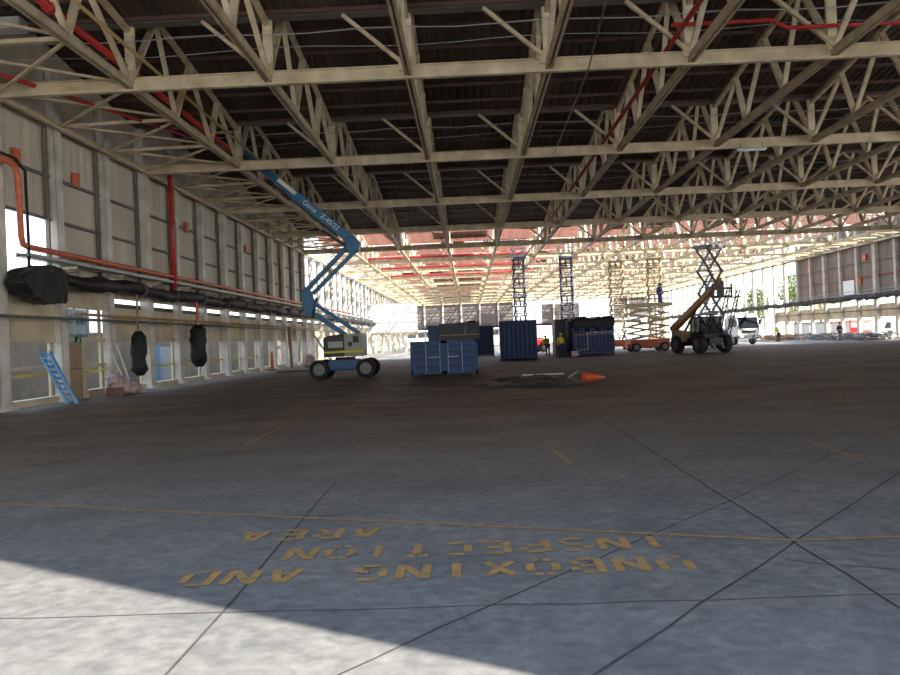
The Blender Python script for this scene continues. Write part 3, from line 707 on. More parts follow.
def container(name, label, loc, rot, w, L, h, m, pitch=.28, frame=None):
    """local: front end at y=0, facing -y"""
    t = thing(name, label, 'container', loc, rot)
    b = MB()
    b.ribs((-w/2+.05,.04,.2),(1,0,0),w-.1,(0,0,h-.3),(0,-1,0),pitch,.035); b.ribs((-w/2+.05,L-.04,.2),(1,0,0),w-.1,(0,0,h-.3),(0,1,0),pitch,.035)
    b.ribs((-w/2+.04,.05,.2),(0,1,0),L-.1,(0,0,h-.3),(-1,0,0),pitch,.035); b.ribs((w/2-.04,.05,.2),(0,1,0),L-.1,(0,0,h-.3),(1,0,0),pitch,.035)
    b.box(-w/2+.04,w/2-.04,.04,L-.04,h-.1,h-.04)
    b.build('walls', m, t)
    f = MB()
    for x in (-w/2, w/2-.1):
        for y in (0, L-.1): f.box(x,x+.1,y,y+.1,0,h)
    for z in (.08, h-.12):
        for y in (0, L-.1): f.box(-w/2+.1,w/2-.1,y,y+.1,z,z+.12)
        for x in (-w/2, w/2-.1): f.box(x,x+.1,.1,L-.1,z,z+.12)
    f.build('frame', frame or m, t)
    MB().box(-w/2+.1,w/2-.1,.1,L-.1,.1,.2).build('base', M['dark'], t)
    return t
cB = container('shipping_container', 'ribbed navy container standing end-on left of the two hi-vis workers', (3.55, 58.8, 0), -.06, 2.7, 6.0, 2.85, M['blued'], .34)
cC = container('shipping_container', 'navy container with black sheet draped over its roof, right of centre', (9.6, 63.2, 0), .14, 3.3, 5.5, 2.75, M['blued'], .3)
MB().box(-1.45,-1.41,-.07,-.03,.45,1.8).box(-.5,-.46,-.07,-.03,.45,1.8).box(-1.45,-.46,-.07,-.03,.45,.49).box(-1.45,1.6,-.07,-.03,1.6,1.64).build('door_frame', M['yellowpipe'], cC)
q = MB()
for i in range(11): q.box(-.55+i*.2, -.43+i*.2, -.075, -.04, 1.72+.01*(i%3), 1.80)
q.build('white_marking', M['white'], cC)
q = MB(); nx, ny = 16, 10; vs = []; fs = []
for j in range(ny+1):
    for i in range(nx+1):
        x = -1.7+3.4*i/nx
        if j < 5: y = -.07-.03*random.random(); z = 2.78 - (4-j)*.18*(.7+.6*math.sin(i*.8)**2) + .05*random.random()
        else: y = (j-5)*.5; z = 2.8+.16*random.random() + .1*math.sin(i*.7+j)
        vs.append((x,y,z))
for j in range(ny):
    for i in range(nx): a = j*(nx+1)+i; fs.append((a,a+1,a+nx+2,a+nx+1))
q.add(vs, fs)
o = q.build('draped_sheet', M['black'], None, loc=(9.6,63.2,0), rot=.14, smooth=True)
mm = o.modifiers.new('thick', 'SOLIDIFY'); mm.thickness = .03; mm.offset = 1
tag(o, 'black plastic sheet draped over the roof edge of the right navy container', 'sheet')
container('shipping_container', 'narrow navy container behind the low blue one, left of the ribbed end-on container', (1.1, 74, 0), 0, 2.3, 3.0, 2.75, M['blued'], .38)
t = thing('dark_cabinet', 'dark upright steel cabinet against the left side of the right navy container', 'cabinet', (7.15, 63.9, 0), .1)
MB().box(-.42,.42,0,1.2,.1,2.9).build('body', M['charcoal'], t, bevel=.02); MB().box(-.38,.38,-.02,0,.2,2.8).build('door', M['dark'], t)
for x in (-.34,.34): MB().box(x-.05,x+.05,.05,1.1,0,.1).build('foot', M['dark'], t)

# ---------------------------------------------------------------- scissor lifts
def scissor(label, loc, rot, L, W, h, stages, arm, base, rail, deckL=None, base_h=.95, ah=.16):
    t = thing('scissor_lift', label, 'scissor lift', loc, rot, 'scissor lifts working under the stripped roof')
    bl_ = max(L, 2.3)
    MB().box(-bl_/2,bl_/2,-W/2,W/2,.35,base_h).box(-bl_/2-.15,bl_/2+.15,-W*.3,W*.3,.3,.7).build('chassis', base, t, bevel=.03)
    r = .38
    for x in (-bl_*.36, bl_*.36):
        for y in (-W/2-.05, W/2+.05): wheel(t, (x,y,r), r, .26)
    z = base_h; dh = (h-base_h)/stages; hl = L/2
    for k in range(stages):
        for y, o_ in ((-W/2+.1,0),(W/2-.1,0)):
            e = .045
            MB().bar((-hl,y-e,z),(hl,y-e,z+dh),.08,ah,(0,1,0)).build('arm', arm, t)
            MB().bar((hl,y+e,z),(-hl,y+e,z+dh),.08,ah,(0,1,0)).build('arm', arm, t)
        for p in ((-hl,z+dh),(hl,z+dh),(0,z+dh/2),(-hl*.5,z+dh*.25)): MB().cyl((p[0],-W/2+.05,p[1]),(p[0],W/2-.05,p[1]),.055,n=6).build('cross_tube', arm, t)
        if k % 2 == 0: MB().bar((-hl*.8,0,z+.1),(hl*.5,0,z+dh*.85),.14,.14,(0,1,0)).build('ram', arm, t)
        z += dh
    D_ = deckL or max(L+.3, 2.5)
    MB().box(-D_/2,D_/2,-W/2-.05,W/2+.05,h,h+.16+(.12 if ah > .2 else 0)).build('platform', arm, t)
    q = MB()
    xs = [-D_/2+.04+(D_-.08)*i/4 for i in range(5)]
    for y in (-W/2,W/2):
        for x in xs: q.cyl((x,y,h+.14),(x,y,h+1.2),.025,n=6)
        for zz in (.65,1.2): q.cyl((xs[0],y,h+zz),(xs[-1],y,h+zz),.025,n=6)
    for x in (xs[0],xs[-1]):
        for zz in (.65,1.2): q.cyl((x,-W/2,h+zz),(x,W/2,h+zz),.025,n=6)
    q.build('guard_rail', rail, t)
    return t
SL = 'raised scissor lift seen end-on '
scissor('dark '+SL+'behind the ribbed end-on container', (5.0,78,0), PI/2+.05, 1.5, 1.15, 9.0, 9, M['slate'], M['liftd'], M['slate'])
scissor('slate blue '+SL+'behind the black-draped container', (9.5,78,0), PI/2-.1, 1.5, 1.25, 8.9, 9, M['slate'], M['liftd'], M['slate'])
scissor('tan '+SL+'left of the low cream scissor lift', (14.6,80,0), PI/2, 1.6, 1.35, 8.6, 9, M['tan'], M['jlgorange'], M['tan'])
scissor('tan '+SL+'behind the right end of the low cream scissor lift', (18.5,81,0), PI/2-.08, 1.6, 1.35, 8.8, 9, M['tan'], M['jlgorange'], M['tan'])
scissor('dark raised scissor lift with wide diamond stages rising behind the telehandler', (22.2,75,0), .55, 1.75, 1.5, 9.0, 4, M['slate'], M['liftd'], M['slate'], ah=.24)
cl = scissor('cream scissor lift half raised with orange-red chassis left of the telehandler', (15.0,69,0), .03, 3.3, 1.9, 3.75, 5, M['jlgcream'], M['jlgorange'], M['redd'], deckL=3.9, base_h=1.0, ah=.25)
MB().box(-.5,.4,-1.03,-.95,.4,.85).build('control_panel', M['jlgorange'], cl)
t = thing('lattice_frame', 'dark lattice ladder frame leaning up right of the telehandler', 'ladder frame', (21.6,70,0), .25)
q = MB()
for s in (0,.95):
    a0, a1 = Vector((s-.6,0,1.0)), Vector((s+.55,0,5.0))
    for o_ in (0,.32): q.bar(a0+Vector((o_,0,0)), a1+Vector((o_,0,-.1)), .08, .08)
    for i in range(9): p = a0.lerp(a1,i/9); r_ = a0.lerp(a1,(i+1)/9); q.bar(p, r_+Vector((.32,0,0)), .05, .05)
q.build('lattice', M['dark'], t)
MB().box(-.9,.6,-.5,.5,.25,1.15).box(-.7,.3,-.4,.4,1.15,1.5).build('blue_base', M['liftd'], t, bevel=.03)
for x in (-.6,.35): MB().cyl((x,-.55,.25),(x,.55,.25),.25).build('roller', M['rubber'], t)

# ---------------------------------------------------------------- telehandler (faces +y locally)
th = thing('telehandler', 'orange telehandler with dark glazed cab and raised boom, seen from the front', 'telehandler', (16.45, 58.4, 0), PI + .28)
for y in (-1.45, 1.45):
    for x in (-.98, .98): wheel(th, (x, y, .64), .64, .46, 'x', M['darkgrey'])
MB().box(-.55,.55,-2.2,2.0,.55,1.1).box(-.9,.9,-2.35,-1.0,.7,1.5).build('chassis', M['dark'], th, bevel=.04)
MB().box(-.7,.7,-1.55,-1.35,.5,.75).box(-.7,.7,1.35,1.55,.5,.75).build('axle', M['dark'], th)
MB().prism([(-2.4,.8),(-.8,.8),(-.8,1.55),(-2.2,1.7)], .2, 1.0, 'yz').build('engine_cover', M['cow2'], th, bevel=.04)
c = MB().prism([(-.75,.85),(.95,.85),(.85,1.35),(.55,2.5),(-.65,2.5),(-.85,1.35)], -1.22, .28, 'yz').build('cab', M['darkglass'], th, bevel=.03)
q = MB().box(-1.25,.31,-.72,.62,2.48,2.58)
for x in (-1.22,-.47,0.28): q.bar((x,.97,1.3),(x,.57,2.5),.07,.07).bar((x,-.87,1.3),(x,-.67,2.5),.07,.07)
q.box(-1.26,.32,-.9,1.0,.8,1.3)
q.build('cab_frame', M['dark'], c)
MB().box(-.9,-.4,1.0,1.06,1.0,1.15).build('light_bar', M['fixgrey'], c)
ba, bb = Vector((.72,-2.5,1.7)), Vector((.42,3.0,4.7))
MB().bar(ba, bb, .42, .48, (0,0,1), .32, .36).build('boom', M['jcb'], th, bevel=.03)
MB().bar(ba.lerp(bb,.9), bb+Vector((0,.35,.3)), .28, .3).build('boom_extension', M['jcb'], th, bevel=.02)
MB().bar((.6,-1.2,1.4),(.55,.6,3.2),.12,.12).build('lift_cylinder', M['dark'], th)
cg = MB().box(-.5,1.0,3.25,3.32,3.75,3.9).box(-.5,1.0,3.25,3.32,4.3,4.45).box(-.5,-.4,3.25,3.35,3.7,4.7).box(.9,1.0,3.25,3.35,3.7,4.7).box(.1,.6,3.15,3.3,3.8,4.9).build('fork_carriage', M['dark'], th)
MB().box(-.45,-.32,3.35,4.4,3.7,3.78).build('fork', M['dark'], cg); MB().box(.75,.88,3.35,4.4,3.7,3.78).build('fork', M['dark'], cg)
for x in (-.35,.35): MB().bar((x,2.0,.65),(x,2.35,.35),.1,.1).build('stabiliser', M['fixgrey'], th)

# ---------------------------------------------------------------- white truck (faces +y locally)
tk = thing('white_truck', 'white flat-fronted truck parked at the right wall behind the telehandler', 'truck', (26.6, 81.6, 0), PI + .24)
for y in (1.1, -3.0, -4.2):
    for x in (-1.0, 1.0): wheel(tk, (x, y, .48), .48, .3, 'x')
MB().box(-.45,.45,-5.2,2.0,.6,.9).build('chassis', M['dark'], tk)
cab = MB().prism([(.1,.8),(2.05,.8),(2.1,1.55),(1.85,2.75),(1.6,2.95),(.1,2.95)], -1.2, 1.2, 'yz').build('cab', M['white'], tk, bevel=.06)
MB().prism([(2.115,1.6),(2.13,1.6),(1.895,2.66),(1.875,2.66)], -1.05, 1.05, 'yz').build('windscreen', M['darkglass'], cab)
for x in (-1.21,1.2): MB().prism([(.5,1.75),(1.8,1.75),(1.65,2.6),(.5,2.6)], x, x+.01, 'yz').build('side_window', M['darkglass'], cab)
MB().box(-.75,.75,2.09,2.13,1.15,1.38).build('grille', M['dark'], cab)
MB().box(-1.2,1.2,1.9,2.2,.55,.95).build('bumper', M['darkgrey'], tk)
for x in (-.85,.85): MB().box(x-.18,x+.18,2.2,2.22,.72,.88).build('headlight', M['fixture'], tk)
for s in (-1,1): MB().box(s*1.3-.1,s*1.3+.1,1.9,2.0,1.9,2.4).bar((s*1.2,1.85,2.45),(s*1.3,1.95,2.35),.03,.03).build('mirror', M['dark'], tk)
MB().box(-1.2,1.2,-5.3,-.1,.95,1.1).box(-1.2,1.2,-.2,-.1,1.1,2.6).box(-1.22,-1.17,-5.3,-.1,1.1,1.7).box(1.17,1.22,-5.3,-.1,1.1,1.7).build('tray', M['white'], tk)
for x in (-.7,0,.7): MB().box(x-.08,x+.08,1.5,1.6,2.95,3.06).build('roof_lamp', M['fixture'], tk)

# ---------------------------------------------------------------- people
def skinned(name, joints, bones, radii):
    me = bpy.data.meshes.new(name); me.from_pydata(joints, bones, []); o = bpy.data.objects.new(name, me); COL.objects.link(o)
    sk = o.modifiers.new('skin', 'SKIN'); sk.use_smooth_shade = True
    for i, v in enumerate(me.skin_vertices[0].data):
        v.radius = radii[i] if isinstance(radii[i], tuple) else (radii[i], radii[i]); v.use_root = (i == 0)
    sb = o.modifiers.new('sub', 'SUBSURF'); sb.levels = 1; sb.render_levels = 1
    dg = bpy.context.evaluated_depsgraph_get(); r = bpy.data.meshes.new_from_object(o.evaluated_get(dg)); r.name = name
    bpy.data.objects.remove(o); bpy.data.meshes.remove(me); return r
def person(label, loc, rot, top, legs, hat, pose='stand'):
    """faces -y locally"""
    P = {}
    if pose == 'crouch':
        hip, chest, neck, head = (0,.12,.62), (0,-.12,1.0), (0,-.2,1.18), (0,-.26,1.34)
        kn = [(-.14,-.22,.46),(.14,-.22,.46)]; an = [(-.14,.05,.09),(.14,.05,.09)]
        el = [(-.32,-.2,.86),(.32,-.2,.86)]; wr = [(-.24,-.5,.86),(.24,-.5,.9)]
    elif pose == 'bend':
        hip, chest, neck, head = (0,.08,.92), (0,-.16,1.24), (0,-.3,1.4), (0,-.4,1.5)
        kn = [(-.1,-.04,.5),(.12,-.06,.5)]; an = [(-.12,.05,.09),(.14,.02,.09)]
        el = [(-.26,-.3,1.06),(.26,-.32,1.06)]; wr = [(-.18,-.5,.86),(.18,-.52,.88)]
    else:
        hip, chest, neck, head = (0,0,.95), (0,.01,1.3), (0,0,1.5), (0,-.02,1.64)
        kn = [(-.1,-.02,.5),(.11,-.05,.5)]; an = [(-.11,.03,.09),(.14,.0,.09)]
        el = [(-.29,.04,1.13),(.28,0,1.13)]; wr = [(-.27,-.12,.9),(.22,-.2,1.0)]
    sh = [(chest[0]-.2, chest[1], chest[2]+.13), (chest[0]+.2, chest[1], chest[2]+.13)]
    hj = [(-.1, hip[1], hip[2]-.06), (.1, hip[1], hip[2]-.06)]
    to = [(a[0], a[1]-.17, .05) for a in an]
    hd = [(w[0], w[1]-.08, w[2]-.05) for w in wr]
    J = [hip, chest, neck, head, (head[0], head[1], head[2]+.1)]
    Bn = [(0,1),(1,2),(2,3),(3,4)]; Rd = [(.15,.11),(.17,.12),.055,(.085,.1),.06]
    for s in (0,1):
        b = len(J); J += [sh[s], el[s], wr[s], hd[s]]; Bn += [(1,b),(b,b+1),(b+1,b+2),(b+2,b+3)]; Rd += [.07,.05,.036,.03]
        b = len(J); J += [hj[s], kn[s], an[s], to[s]]; Bn += [(0,b),(b,b+1),(b+1,b+2),(b+2,b+3)]; Rd += [.09,.062,.045,.04]
    t = thing('person', label, 'person', loc, rot)
    inst('body', skinned('body', J, Bn, Rd), t)
    J2 = [chest, (hip[0],hip[1],hip[2]+.02), (neck[0],neck[1],neck[2]-.06)]; B2 = [(0,1),(0,2)]; R2 = [(.2,.145),(.18,.14),.09]
    for s in (0,1):
        b = len(J2); J2 += [sh[s], el[s], tuple(Vector(el[s]).lerp(Vector(wr[s]),.8))]; B2 += [(0,b),(b,b+1),(b+1,b+2)]; R2 += [.092,.07,.052]
    inst('jacket', skinned('jacket', J2, B2, R2), t).data.materials.append(top)
    J3 = [hip]; B3 = []; R3 = [(.17,.13)]
    for s in (0,1):
        b = len(J3); J3 += [hj[s], kn[s], (an[s][0],an[s][1],an[s][2]+.04)]; B3 += [(0,b),(b,b+1),(b+1,b+2)]; R3 += [.11,.085,.07]
    inst('trousers', skinned('trousers', J3, B3, R3), t).data.materials.append(legs)
    t.children[0].data.materials.append(M['skin'])
    MB().lathe([(.14,0),(.125,.03),(.12,.1),(.08,.155),(.02,.17)], (head[0],head[1],head[2]+.03)).build('hard_hat', hat, t, smooth=True)
    q = MB()
    for s in (0,1): q.box(an[s][0]-.05, an[s][0]+.05, to[s][1]-.06, an[s][1]+.07, 0, .12)
    q.build('boots', M['boot'], t, bevel=.02)
    q = MB().box(head[0]-.014, head[0]+.014, head[1]-.135, head[1]-.09, head[2]-.03, head[2]+.02)
    q.build('nose', M['skin'], t)
    q = MB().ball((head[0]-.035,head[1]-.095,head[2]+.03),.012).ball((head[0]+.035,head[1]-.095,head[2]+.03),.012)
    q.build('eyes', M['dark'], t)
    return t
person('person in navy with white hard hat crouching in the boom lift basket near the roof', (-6.12-5.45, 40, 11.61), -.6, M['navy'], M['navy'], M['white'], 'crouch')
person('person in yellow hi-vis top and navy trousers beside the dark cabinet', (6.95, 62.3, 0), .4, M['hivis'], M['navy'], M['hivis'])
person('person in yellow hi-vis top farther back, left of the other hi-vis worker', (6.55, 68.5, 0), -.5, M['hivis'], M['darkcloth'], M['hivis'], 'bend')
person('person in blue overalls standing on the half raised cream scissor lift', (16.25, 69.3, 3.89), .6, M['bluecloth'], M['bluecloth'], M['bluecloth'])
person('person in hi-vis top walking outside the right wall, nearest the frame edge', (45.5, 82.5, -.305), 1.2, M['hivis'], M['darkcloth'], M['hivis'])
person('person in dark clothes standing among the scrap at the right wall', (37.6, 83.6, 0), .3, M['darkcloth'], M['darkcloth'], M['dark'])
person('person in hi-vis top bending by the right wall, right of the white truck', (34.0, 90.5, 0), -.9, M['hivis'], M['darkcloth'], M['white'], 'bend')

# ---------------------------------------------------------------- things on the floor
q = MB(); nx, ny = 30, 22; vs = []; fs = []
for j in range(ny+1):
    for i in range(nx+1):
        u, v = i/nx, j/ny
        e = math.sin(PI*u)**.35*math.sin(PI*v)**.5
        z = .02 + .85*e*(.05 + .12*abs(math.sin(u*9+v*3)) + .12*abs(math.sin(v*13-u*5)) + .14*random.random()*math.sin(PI*u))*(.7+.5*u)
        vs.append((.35+3.3*u+.25*math.sin(v*9), 26.7+4.4*v+.5*math.sin(u*7), z))
for j in range(ny):
    for i in range(nx): a = j*(nx+1)+i; fs.append((a,a+1,a+nx+2,a+nx+1))
q.add(vs, fs); o = q.build('tarpaulin', M['tarp'])
mm = o.modifiers.new('thick', 'SOLIDIFY'); mm.thickness = .015
tag(o, 'crumpled dark grey tarpaulin lying on the floor in front of the containers', 'tarpaulin')
t = thing('traffic_cone', 'orange-red cone lying on its side at the right end of the grey tarpaulin', 'cone', (3.85, 28.3, 0), -.2)
MB().lathe([(.17,.03),(.165,.2),(.03,.78),(.02,.78)], (0,0,.0), 'x', 20).build('cone_body', M['orange2'], t, smooth=True).location = (0,0,.18)
MB().box(0,.035,-.19,.19,0,.38).build('base_plate', M['orange2'], t, bevel=.02)
t.rotation_euler.y = .0
tag(MB().bar((3.35,27.6,.28),(3.62,27.5,.46),.03,.03).bar((3.35,27.6,.28),(3.2,27.8,.02),.03,.03).build('bent_rod', M['fixgrey']), 'pale bent rod sticking out of the tarpaulin beside the fallen cone', 'rod')
tag(MB().box(2.2,4.0,35.1,35.16,0,.05).build('timber_batten', M['pale']), 'pale batten lying on the floor behind the tarpaulin', 'batten')

# blue frames leaning at the second column
for i in range(4):
    x = -14.05 + .05*i; t = thing('leaning_ladder', ['tall blue ladder section leaning on the second left column, backmost of four', 'blue ladder section leaning on the second left column, second from the back', 'blue ladder section leaning on the second left column, third from the back', 'pale blue ladder section leaning on the second left column, front of the four'][i], 'ladder', (x, 27.95, 0), 0, 'blue frames leaning at the second left column')
    a, b = Vector((.26,-.02-.13*i,.0)), Vector((-.30,-.72-.1*i,1.85-.05*i)); w = Vector((.28,.1,0))
    m_ = M['lightblue'] if i == 3 else M['bluewood']
    MB().bar(a-w*.5, b-w*.5, .045, .06).bar(a+w*.5, b+w*.5, .045, .06).build('stile', m_, t)
    q = MB()
    for k in range(9): p = a.lerp(b, .06+.11*k); q.bar(p-w*.5, p+w*.5, .035, .035)
    q.build('rung', m_, t)
# rubbish heap by the door
q = MB(); random.seed(5)
q.ball((0,0,.34),.42,.5,.42,14,9).ball((.25,.6,.2),.4,.45,.26,14,9).ball((-.05,-.35,.55),.26,.3,.34,12,8)
q.v = [(x+random.uniform(-.05,.05), y+random.uniform(-.05,.05), max(0,z+random.uniform(-.05,.05))) for x,y,z in q.v]
tag(q.build('rubbish_bag', M['rag'], loc=(-14.0,32.2,0)), 'pinkish grey plastic rubbish heap beside the brown door', 'rubbish')
t = thing('cardboard_box', 'dark brown open box lying in front of the pinkish rubbish heap', 'box', (-13.75,31.2,0), .3)
MB().box(-.3,.3,-.2,.2,0,.04).box(-.3,.3,-.2,-.17,.04,.34).box(-.3,.3,.17,.2,.04,.34).box(-.3,-.27,-.17,.17,.04,.34).box(.27,.3,-.17,.17,.04,.34).build('walls', M['cardboard'], t)
MB().bar((-.3,-.2,.34),(-.3,-.36,.42),.5,.02,(1,0,0)).build('flap', M['white'], t)
for i, (x, y, x2, y2, z2) in enumerate(((-13.9,32.9,-14.35,32.2,1.9),(-13.85,33.15,-14.35,32.8,2.1))):
    tag(MB().bar((x,y,.02),(x2,y2,z2),.04,.07).build('leaning_batten', M['pale']), ['pale batten leaning on the third left column', 'longer pale batten leaning just right of the third left column'][i], 'batten', 'battens by the third column')
t = thing('barrier_post', 'orange barrier post standing at the left wall before the plank', 'post', (-13.9, 57.0, 0))
MB().cyl((0,0,.05),(0,0,1.2),.13,.09,n=14).build('post', M['orange2'], t); MB().box(-.28,.28,-.28,.28,0,.06).build('base', M['rubber'], t)
MB().cyl((0,0,1.2),(0,0,1.35),.12,n=14).build('cap', M['yellow'], t)
tag(MB().bar((-13.5,61.5,.02),(-14.05,63.4,3.2),.25,.06).build('leaning_plank', M['wood']), 'brown timber plank leaning upright on the left wall beyond the orange post', 'plank')
tag(MB().bar((-12.2,72.2,.02),(-13.9,72.8,2.6),.2,.07).build('leaning_plank', M['wood']), 'dark timber plank leaning left of the boom lift wheel', 'plank')
q = MB().ball((0,0,.45),.5,.6,.5,12,8); q.v = [(x+random.uniform(-.06,.06), y, max(0,z+random.uniform(-.05,.05))) for x,y,z in q.v]
tag(q.build('rubbish_bag', M['rag'], loc=(-12.6,63.6,0)), 'rounded pink and grey rubbish bag beside the brown leaning plank', 'rubbish')
tag(MB().bar((-12.3,51.5,.04),(-9.9,52.3,.04),.5,.06).build('floor_board', M['dark']), 'dark board lying flat on the floor left of the boom lift', 'board')
t = thing('pink_crate', 'small pink crate on the floor beside the hi-vis worker', 'crate', (8.0,62.3,0))
MB().box(-.25,.25,-.2,.2,0,.32).build('body', M['rag'], t, bevel=.02); MB().box(-.27,.27,-.22,.22,.32,.37).build('lid', M['white'], t)
t = thing('red_tractor', 'small red yard machine behind the gap between the two navy containers', 'machine', (6.6, 84, 0), .3)
MB().box(-1.2,1.2,-.6,.6,.6,1.3).box(-.2,.9,-.6,.6,1.3,1.5).build('body', M['red'], t, bevel=.05)
MB().box(-.9,-.8,-.6,-.5,1.3,2.4).box(-.9,-.8,.5,.6,1.3,2.4).box(.1,.2,-.6,-.5,1.3,2.4).box(.1,.2,.5,.6,1.3,2.4).box(-1,.3,-.65,.65,2.4,2.5).build('canopy', M['redd'], t)
for x in (-.8,.8):
    for y in (-.7,.7): wheel(t, (x,y,.42), .42, .26)

# scrap along the right wall: heaps nobody could count
def heap(x0, x1, y0, y1, h, n, label, m):
    q = MB()
    for i in range(n):
        x, y = random.uniform(x0,x1), random.uniform(y0,y1); L_ = random.uniform(.4,1.6); a = random.uniform(0,PI); z = random.random()**2*h
        d = Vector((math.cos(a),math.sin(a),random.uniform(-.15,.3)))*L_/2
        p = Vector((x,y,.12+z)); lo = min((p-d).z,(p+d).z)
        if lo < .05: p.z += .06-lo
        q.bar(p-d, p+d, random.uniform(.05,.5), random.uniform(.03,.12))
    tag(q.build('scrap_heap', m), label, 'scrap heap', 'scrap heaps at the right wall', 'stuff')
heap(36.5,40.8,77,84,.55,170,'low heap of grey scrap strips at the right wall, nearest the frame edge', M['scrap'])
heap(36.8,40.8,86,93,.5,150,'low heap of pale scrap at the right wall below the white sheet', M['scrap'])
heap(36.5,40.8,95,104,.5,130,'reddish scrap heap at the foot of the right wall, farthest of three', M['rustpipe'])
t = thing('cable_drum', 'dark brown drum on its side outside the right wall beside the person in dark', 'drum', (43.6,90.6,-.305))
MB().cyl((0,-.45,.62),(0,.45,.62),.5,n=20).build('coil', M['wood'], t); MB().cyl((0,-.55,.62),(0,-.45,.62),.62,n=20).build('flange', M['cardboard'], t); MB().cyl((0,.45,.62),(0,.55,.62),.62,n=20).build('flange', M['cardboard'], t)

# vehicles and yard outside
def van(label, loc, rot):
    t = thing('white_van', label, 'van', loc, rot, 'vans parked outside the right wall')
    for x in (-1.5,1.5):
        for y in (-.85,.85): wheel(t, (x,y,.35), .35, .24)
    b = MB().prism([(-2.4,.35),(2.3,.35),(2.4,.95),(1.9,1.2),(1.3,2.05),(-2.4,2.1)], -.95, .95).build('body', M['white'], t, bevel=.08)
    for y in (-.97,.955): MB().prism([(.5,1.25),(1.65,1.25),(1.2,1.9),(.5,1.9)], y, y+.015).build('side_window', M['darkglass'], b)
    MB().prism([(1.93,1.22),(1.36,2.0),(1.38,2.02),(1.96,1.24)], -.85, .85).build('windscreen', M['darkglass'], b)
van('white van parked outside the right wall near the frame edge', (49,83.5,-.305), 1.9)
van('white van parked outside the right wall beyond the brown drum', (49,93.5,-.305), 1.7)
t = thing('red_forklift', 'red forklift machine outside the right wall left of the person in dark', 'forklift', (43.8, 93.6, -.305), 1.2)
MB().box(-1,1,-.5,.5,.4,1.2).prism([(-1,1.2),(-.2,1.2),(-.4,1.5),(-1,1.5)],-.5,.5).build('body', M['red'], t, bevel=.05)
MB().box(1.0,1.1,-.4,-.3,.1,2.6).box(1.0,1.1,.3,.4,.1,2.6).build('mast', M['orange'], t)
MB().box(-.6,-.54,-.5,-.44,1.2,2.3).box(-.6,-.54,.44,.5,1.2,2.3).box(.7,.76,-.5,-.44,1.2,2.3).box(.7,.76,.44,.5,1.2,2.3).box(-.65,.8,-.52,.52,2.3,2.36).build('guard', M['red'], t)
for x in (-.65,.65):
    for y in (-.52,.52): wheel(t, (x,y,.33), .33, .22)
for i in range(3):
    t = thing('site_cabin', 'blue-grey cabin outside the right wall, %s of three counting from the truck' % ('last','second','first')[i], 'cabin', (47, 101.5+6*i, -.305), 0, 'cabins outside the right wall')
    MB().box(-1.2,1.2,-2.6,2.6,.3,2.1).build('body', M['bluegrey'], t); MB().box(-1.3,1.3,-2.7,2.7,2.1,2.3).build('roof', M['orange'] if i == 0 else M['darkgrey'], t)
    for y in (-2,2): MB().box(-1,1,y-.15,y+.15,0,.3).build('skid', M['dark'], t)
yw = MB().box(-19.3,-19,2,110,-.305,2.75).build('yard_wall', M['block']); tag(yw, 'grey block wall standing outside the low openings of the left wall', 'wall')
t = thing('yard_shelf', 'blue-grey stack of shutters outside the left wall beyond the fourth opening', 'shutters', (-17.6, 46, -.28))
MB().box(-.1,.1,-1.6,-.4,0,2.3).build('shutter', M['bluewood'], t); MB().box(-.1,.1,.2,1.8,0,2.2).build('shutter', M['bluegrey'], t)

def tree(loc, h, r, m, label):
    t = thing('tree', label, 'tree', loc, 0, 'trees outside the right wall')
    MB().tube([(0,0,0),(.1,0,h*.35),(-.1,.1,h*.7)], [.28,.2,.1], 8).build('trunk', M['bark'], t)
    q = MB()
    for i in range(1500):
        c = Vector((random.gauss(0,1),random.gauss(0,1),random.gauss(0,1))); c = c.normalized()*(random.random()**.45)
        k = int((math.atan2(c.y,c.x)+PI)*1.3)
        p = Vector((c.x*r*(.8+.25*math.sin(k*2.1)), c.y*r, h*.64 + c.z*h*.36))
        a = Vector((random.gauss(0,1),random.gauss(0,1),random.gauss(0,1))).normalized(); b = a.cross(Vector((.3,.5,.8))).normalized()
        s = random.uniform(.14,.32); q.add([p-a*s, p-b*s*.6, p+a*s, p+b*s*.6], [(0,1,2,3)])
    q.build('foliage', m, t)
tree((56,131,-.305), 12.5, 3.2, M['leaf2'], 'yellow-green tree seen through the stripped right wall, nearest the brown cladding')
tree((56,141,-.305), 11, 3.0, M['leaf'], 'dark green tree seen through the stripped right wall, middle of three')
tree((52,148,-.305), 9, 2.4, M['leaf'], 'smaller green tree seen through the stripped right wall, farthest of three')

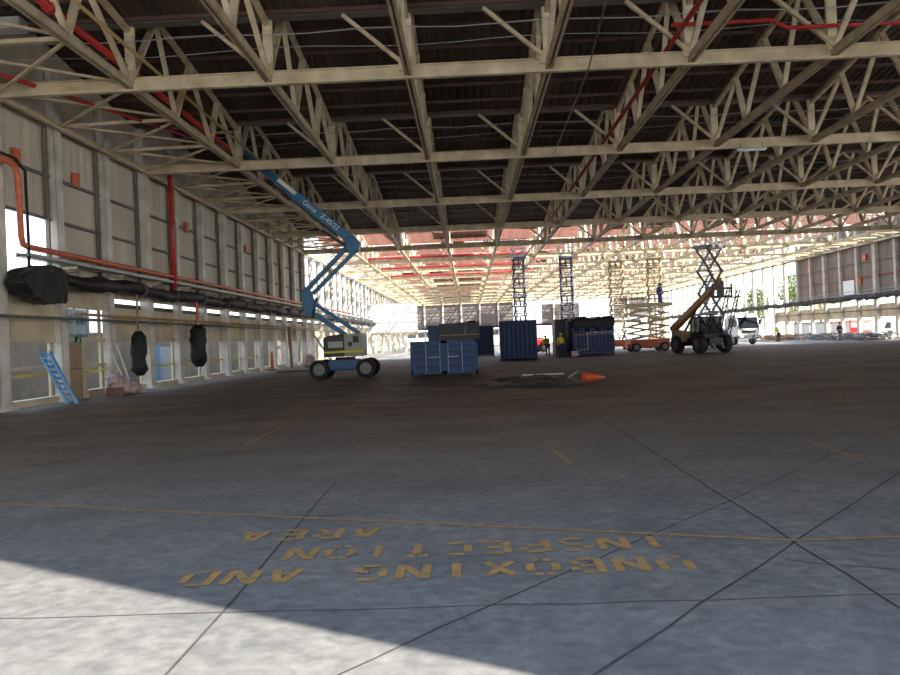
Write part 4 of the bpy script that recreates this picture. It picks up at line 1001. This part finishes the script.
# ---------------------------------------------------------------- light
w = bpy.data.worlds.new('sky'); SC.world = w; w.use_nodes = True; nt = w.node_tree; bg = nt.nodes['Background']
tc = nt.nodes.new('ShaderNodeTexCoord'); sp = nt.nodes.new('ShaderNodeSeparateXYZ'); rp = nt.nodes.new('ShaderNodeValToRGB')
nt.links.new(tc.outputs['Generated'], sp.inputs[0]); nt.links.new(sp.outputs['Z'], rp.inputs['Fac']); nt.links.new(rp.outputs['Color'], bg.inputs['Color'])
e = rp.color_ramp.elements; e[0].position = 0; e[0].color = (1.0,.985,.96,1); e[1].position = .7; e[1].color = (.50,.70,1.0,1)
bg.inputs['Strength'].default_value = 1.25
EL = math.radians(45); hd = Vector((-.851,.525)).normalized()
sd = Vector((hd.x*math.cos(EL), hd.y*math.cos(EL), -math.sin(EL)))
sl = bpy.data.lights.new('sun', 'SUN'); sl.energy = 6.2; sl.angle = math.radians(.55); sl.color = (1.0,.93,.82)
so = bpy.data.objects.new('sun', sl); COL.objects.link(so); so.rotation_euler = sd.to_track_quat('-Z','Y').to_euler(); so.location = (60,-40,50)

# ---------------------------------------------------------------- camera
yaw, pit, rol = 19/815, 1.5/815, .04
R0 = Vector((math.cos(yaw), math.sin(yaw), 0)); F = Vector((-math.sin(yaw), math.cos(yaw), pit)).normalized(); U0 = R0.cross(F)
R = R0*math.cos(rol) - U0*math.sin(rol); U = U0*math.cos(rol) + R0*math.sin(rol)
cd = bpy.data.cameras.new('camera'); cd.sensor_width = 36; cd.lens = 815/900*36; cd.clip_end = 900
co = bpy.data.objects.new('camera', cd); COL.objects.link(co)
mx = Matrix((R, U, -F)).transposed().to_4x4(); mx.translation = Vector((0,0,1.7)); co.matrix_world = mx
SC.camera = co
SC.view_settings.view_transform = 'Standard'; SC.view_settings.look = 'None'; SC.view_settings.exposure = 1.28; SC.view_settings.gamma = 1.0
SC.view_settings.use_curve_mapping = False
SC.cycles.max_bounces = 10; SC.cycles.diffuse_bounces = 6; SC.cycles.transparent_max_bounces = 16
SC.cycles.use_denoising = True
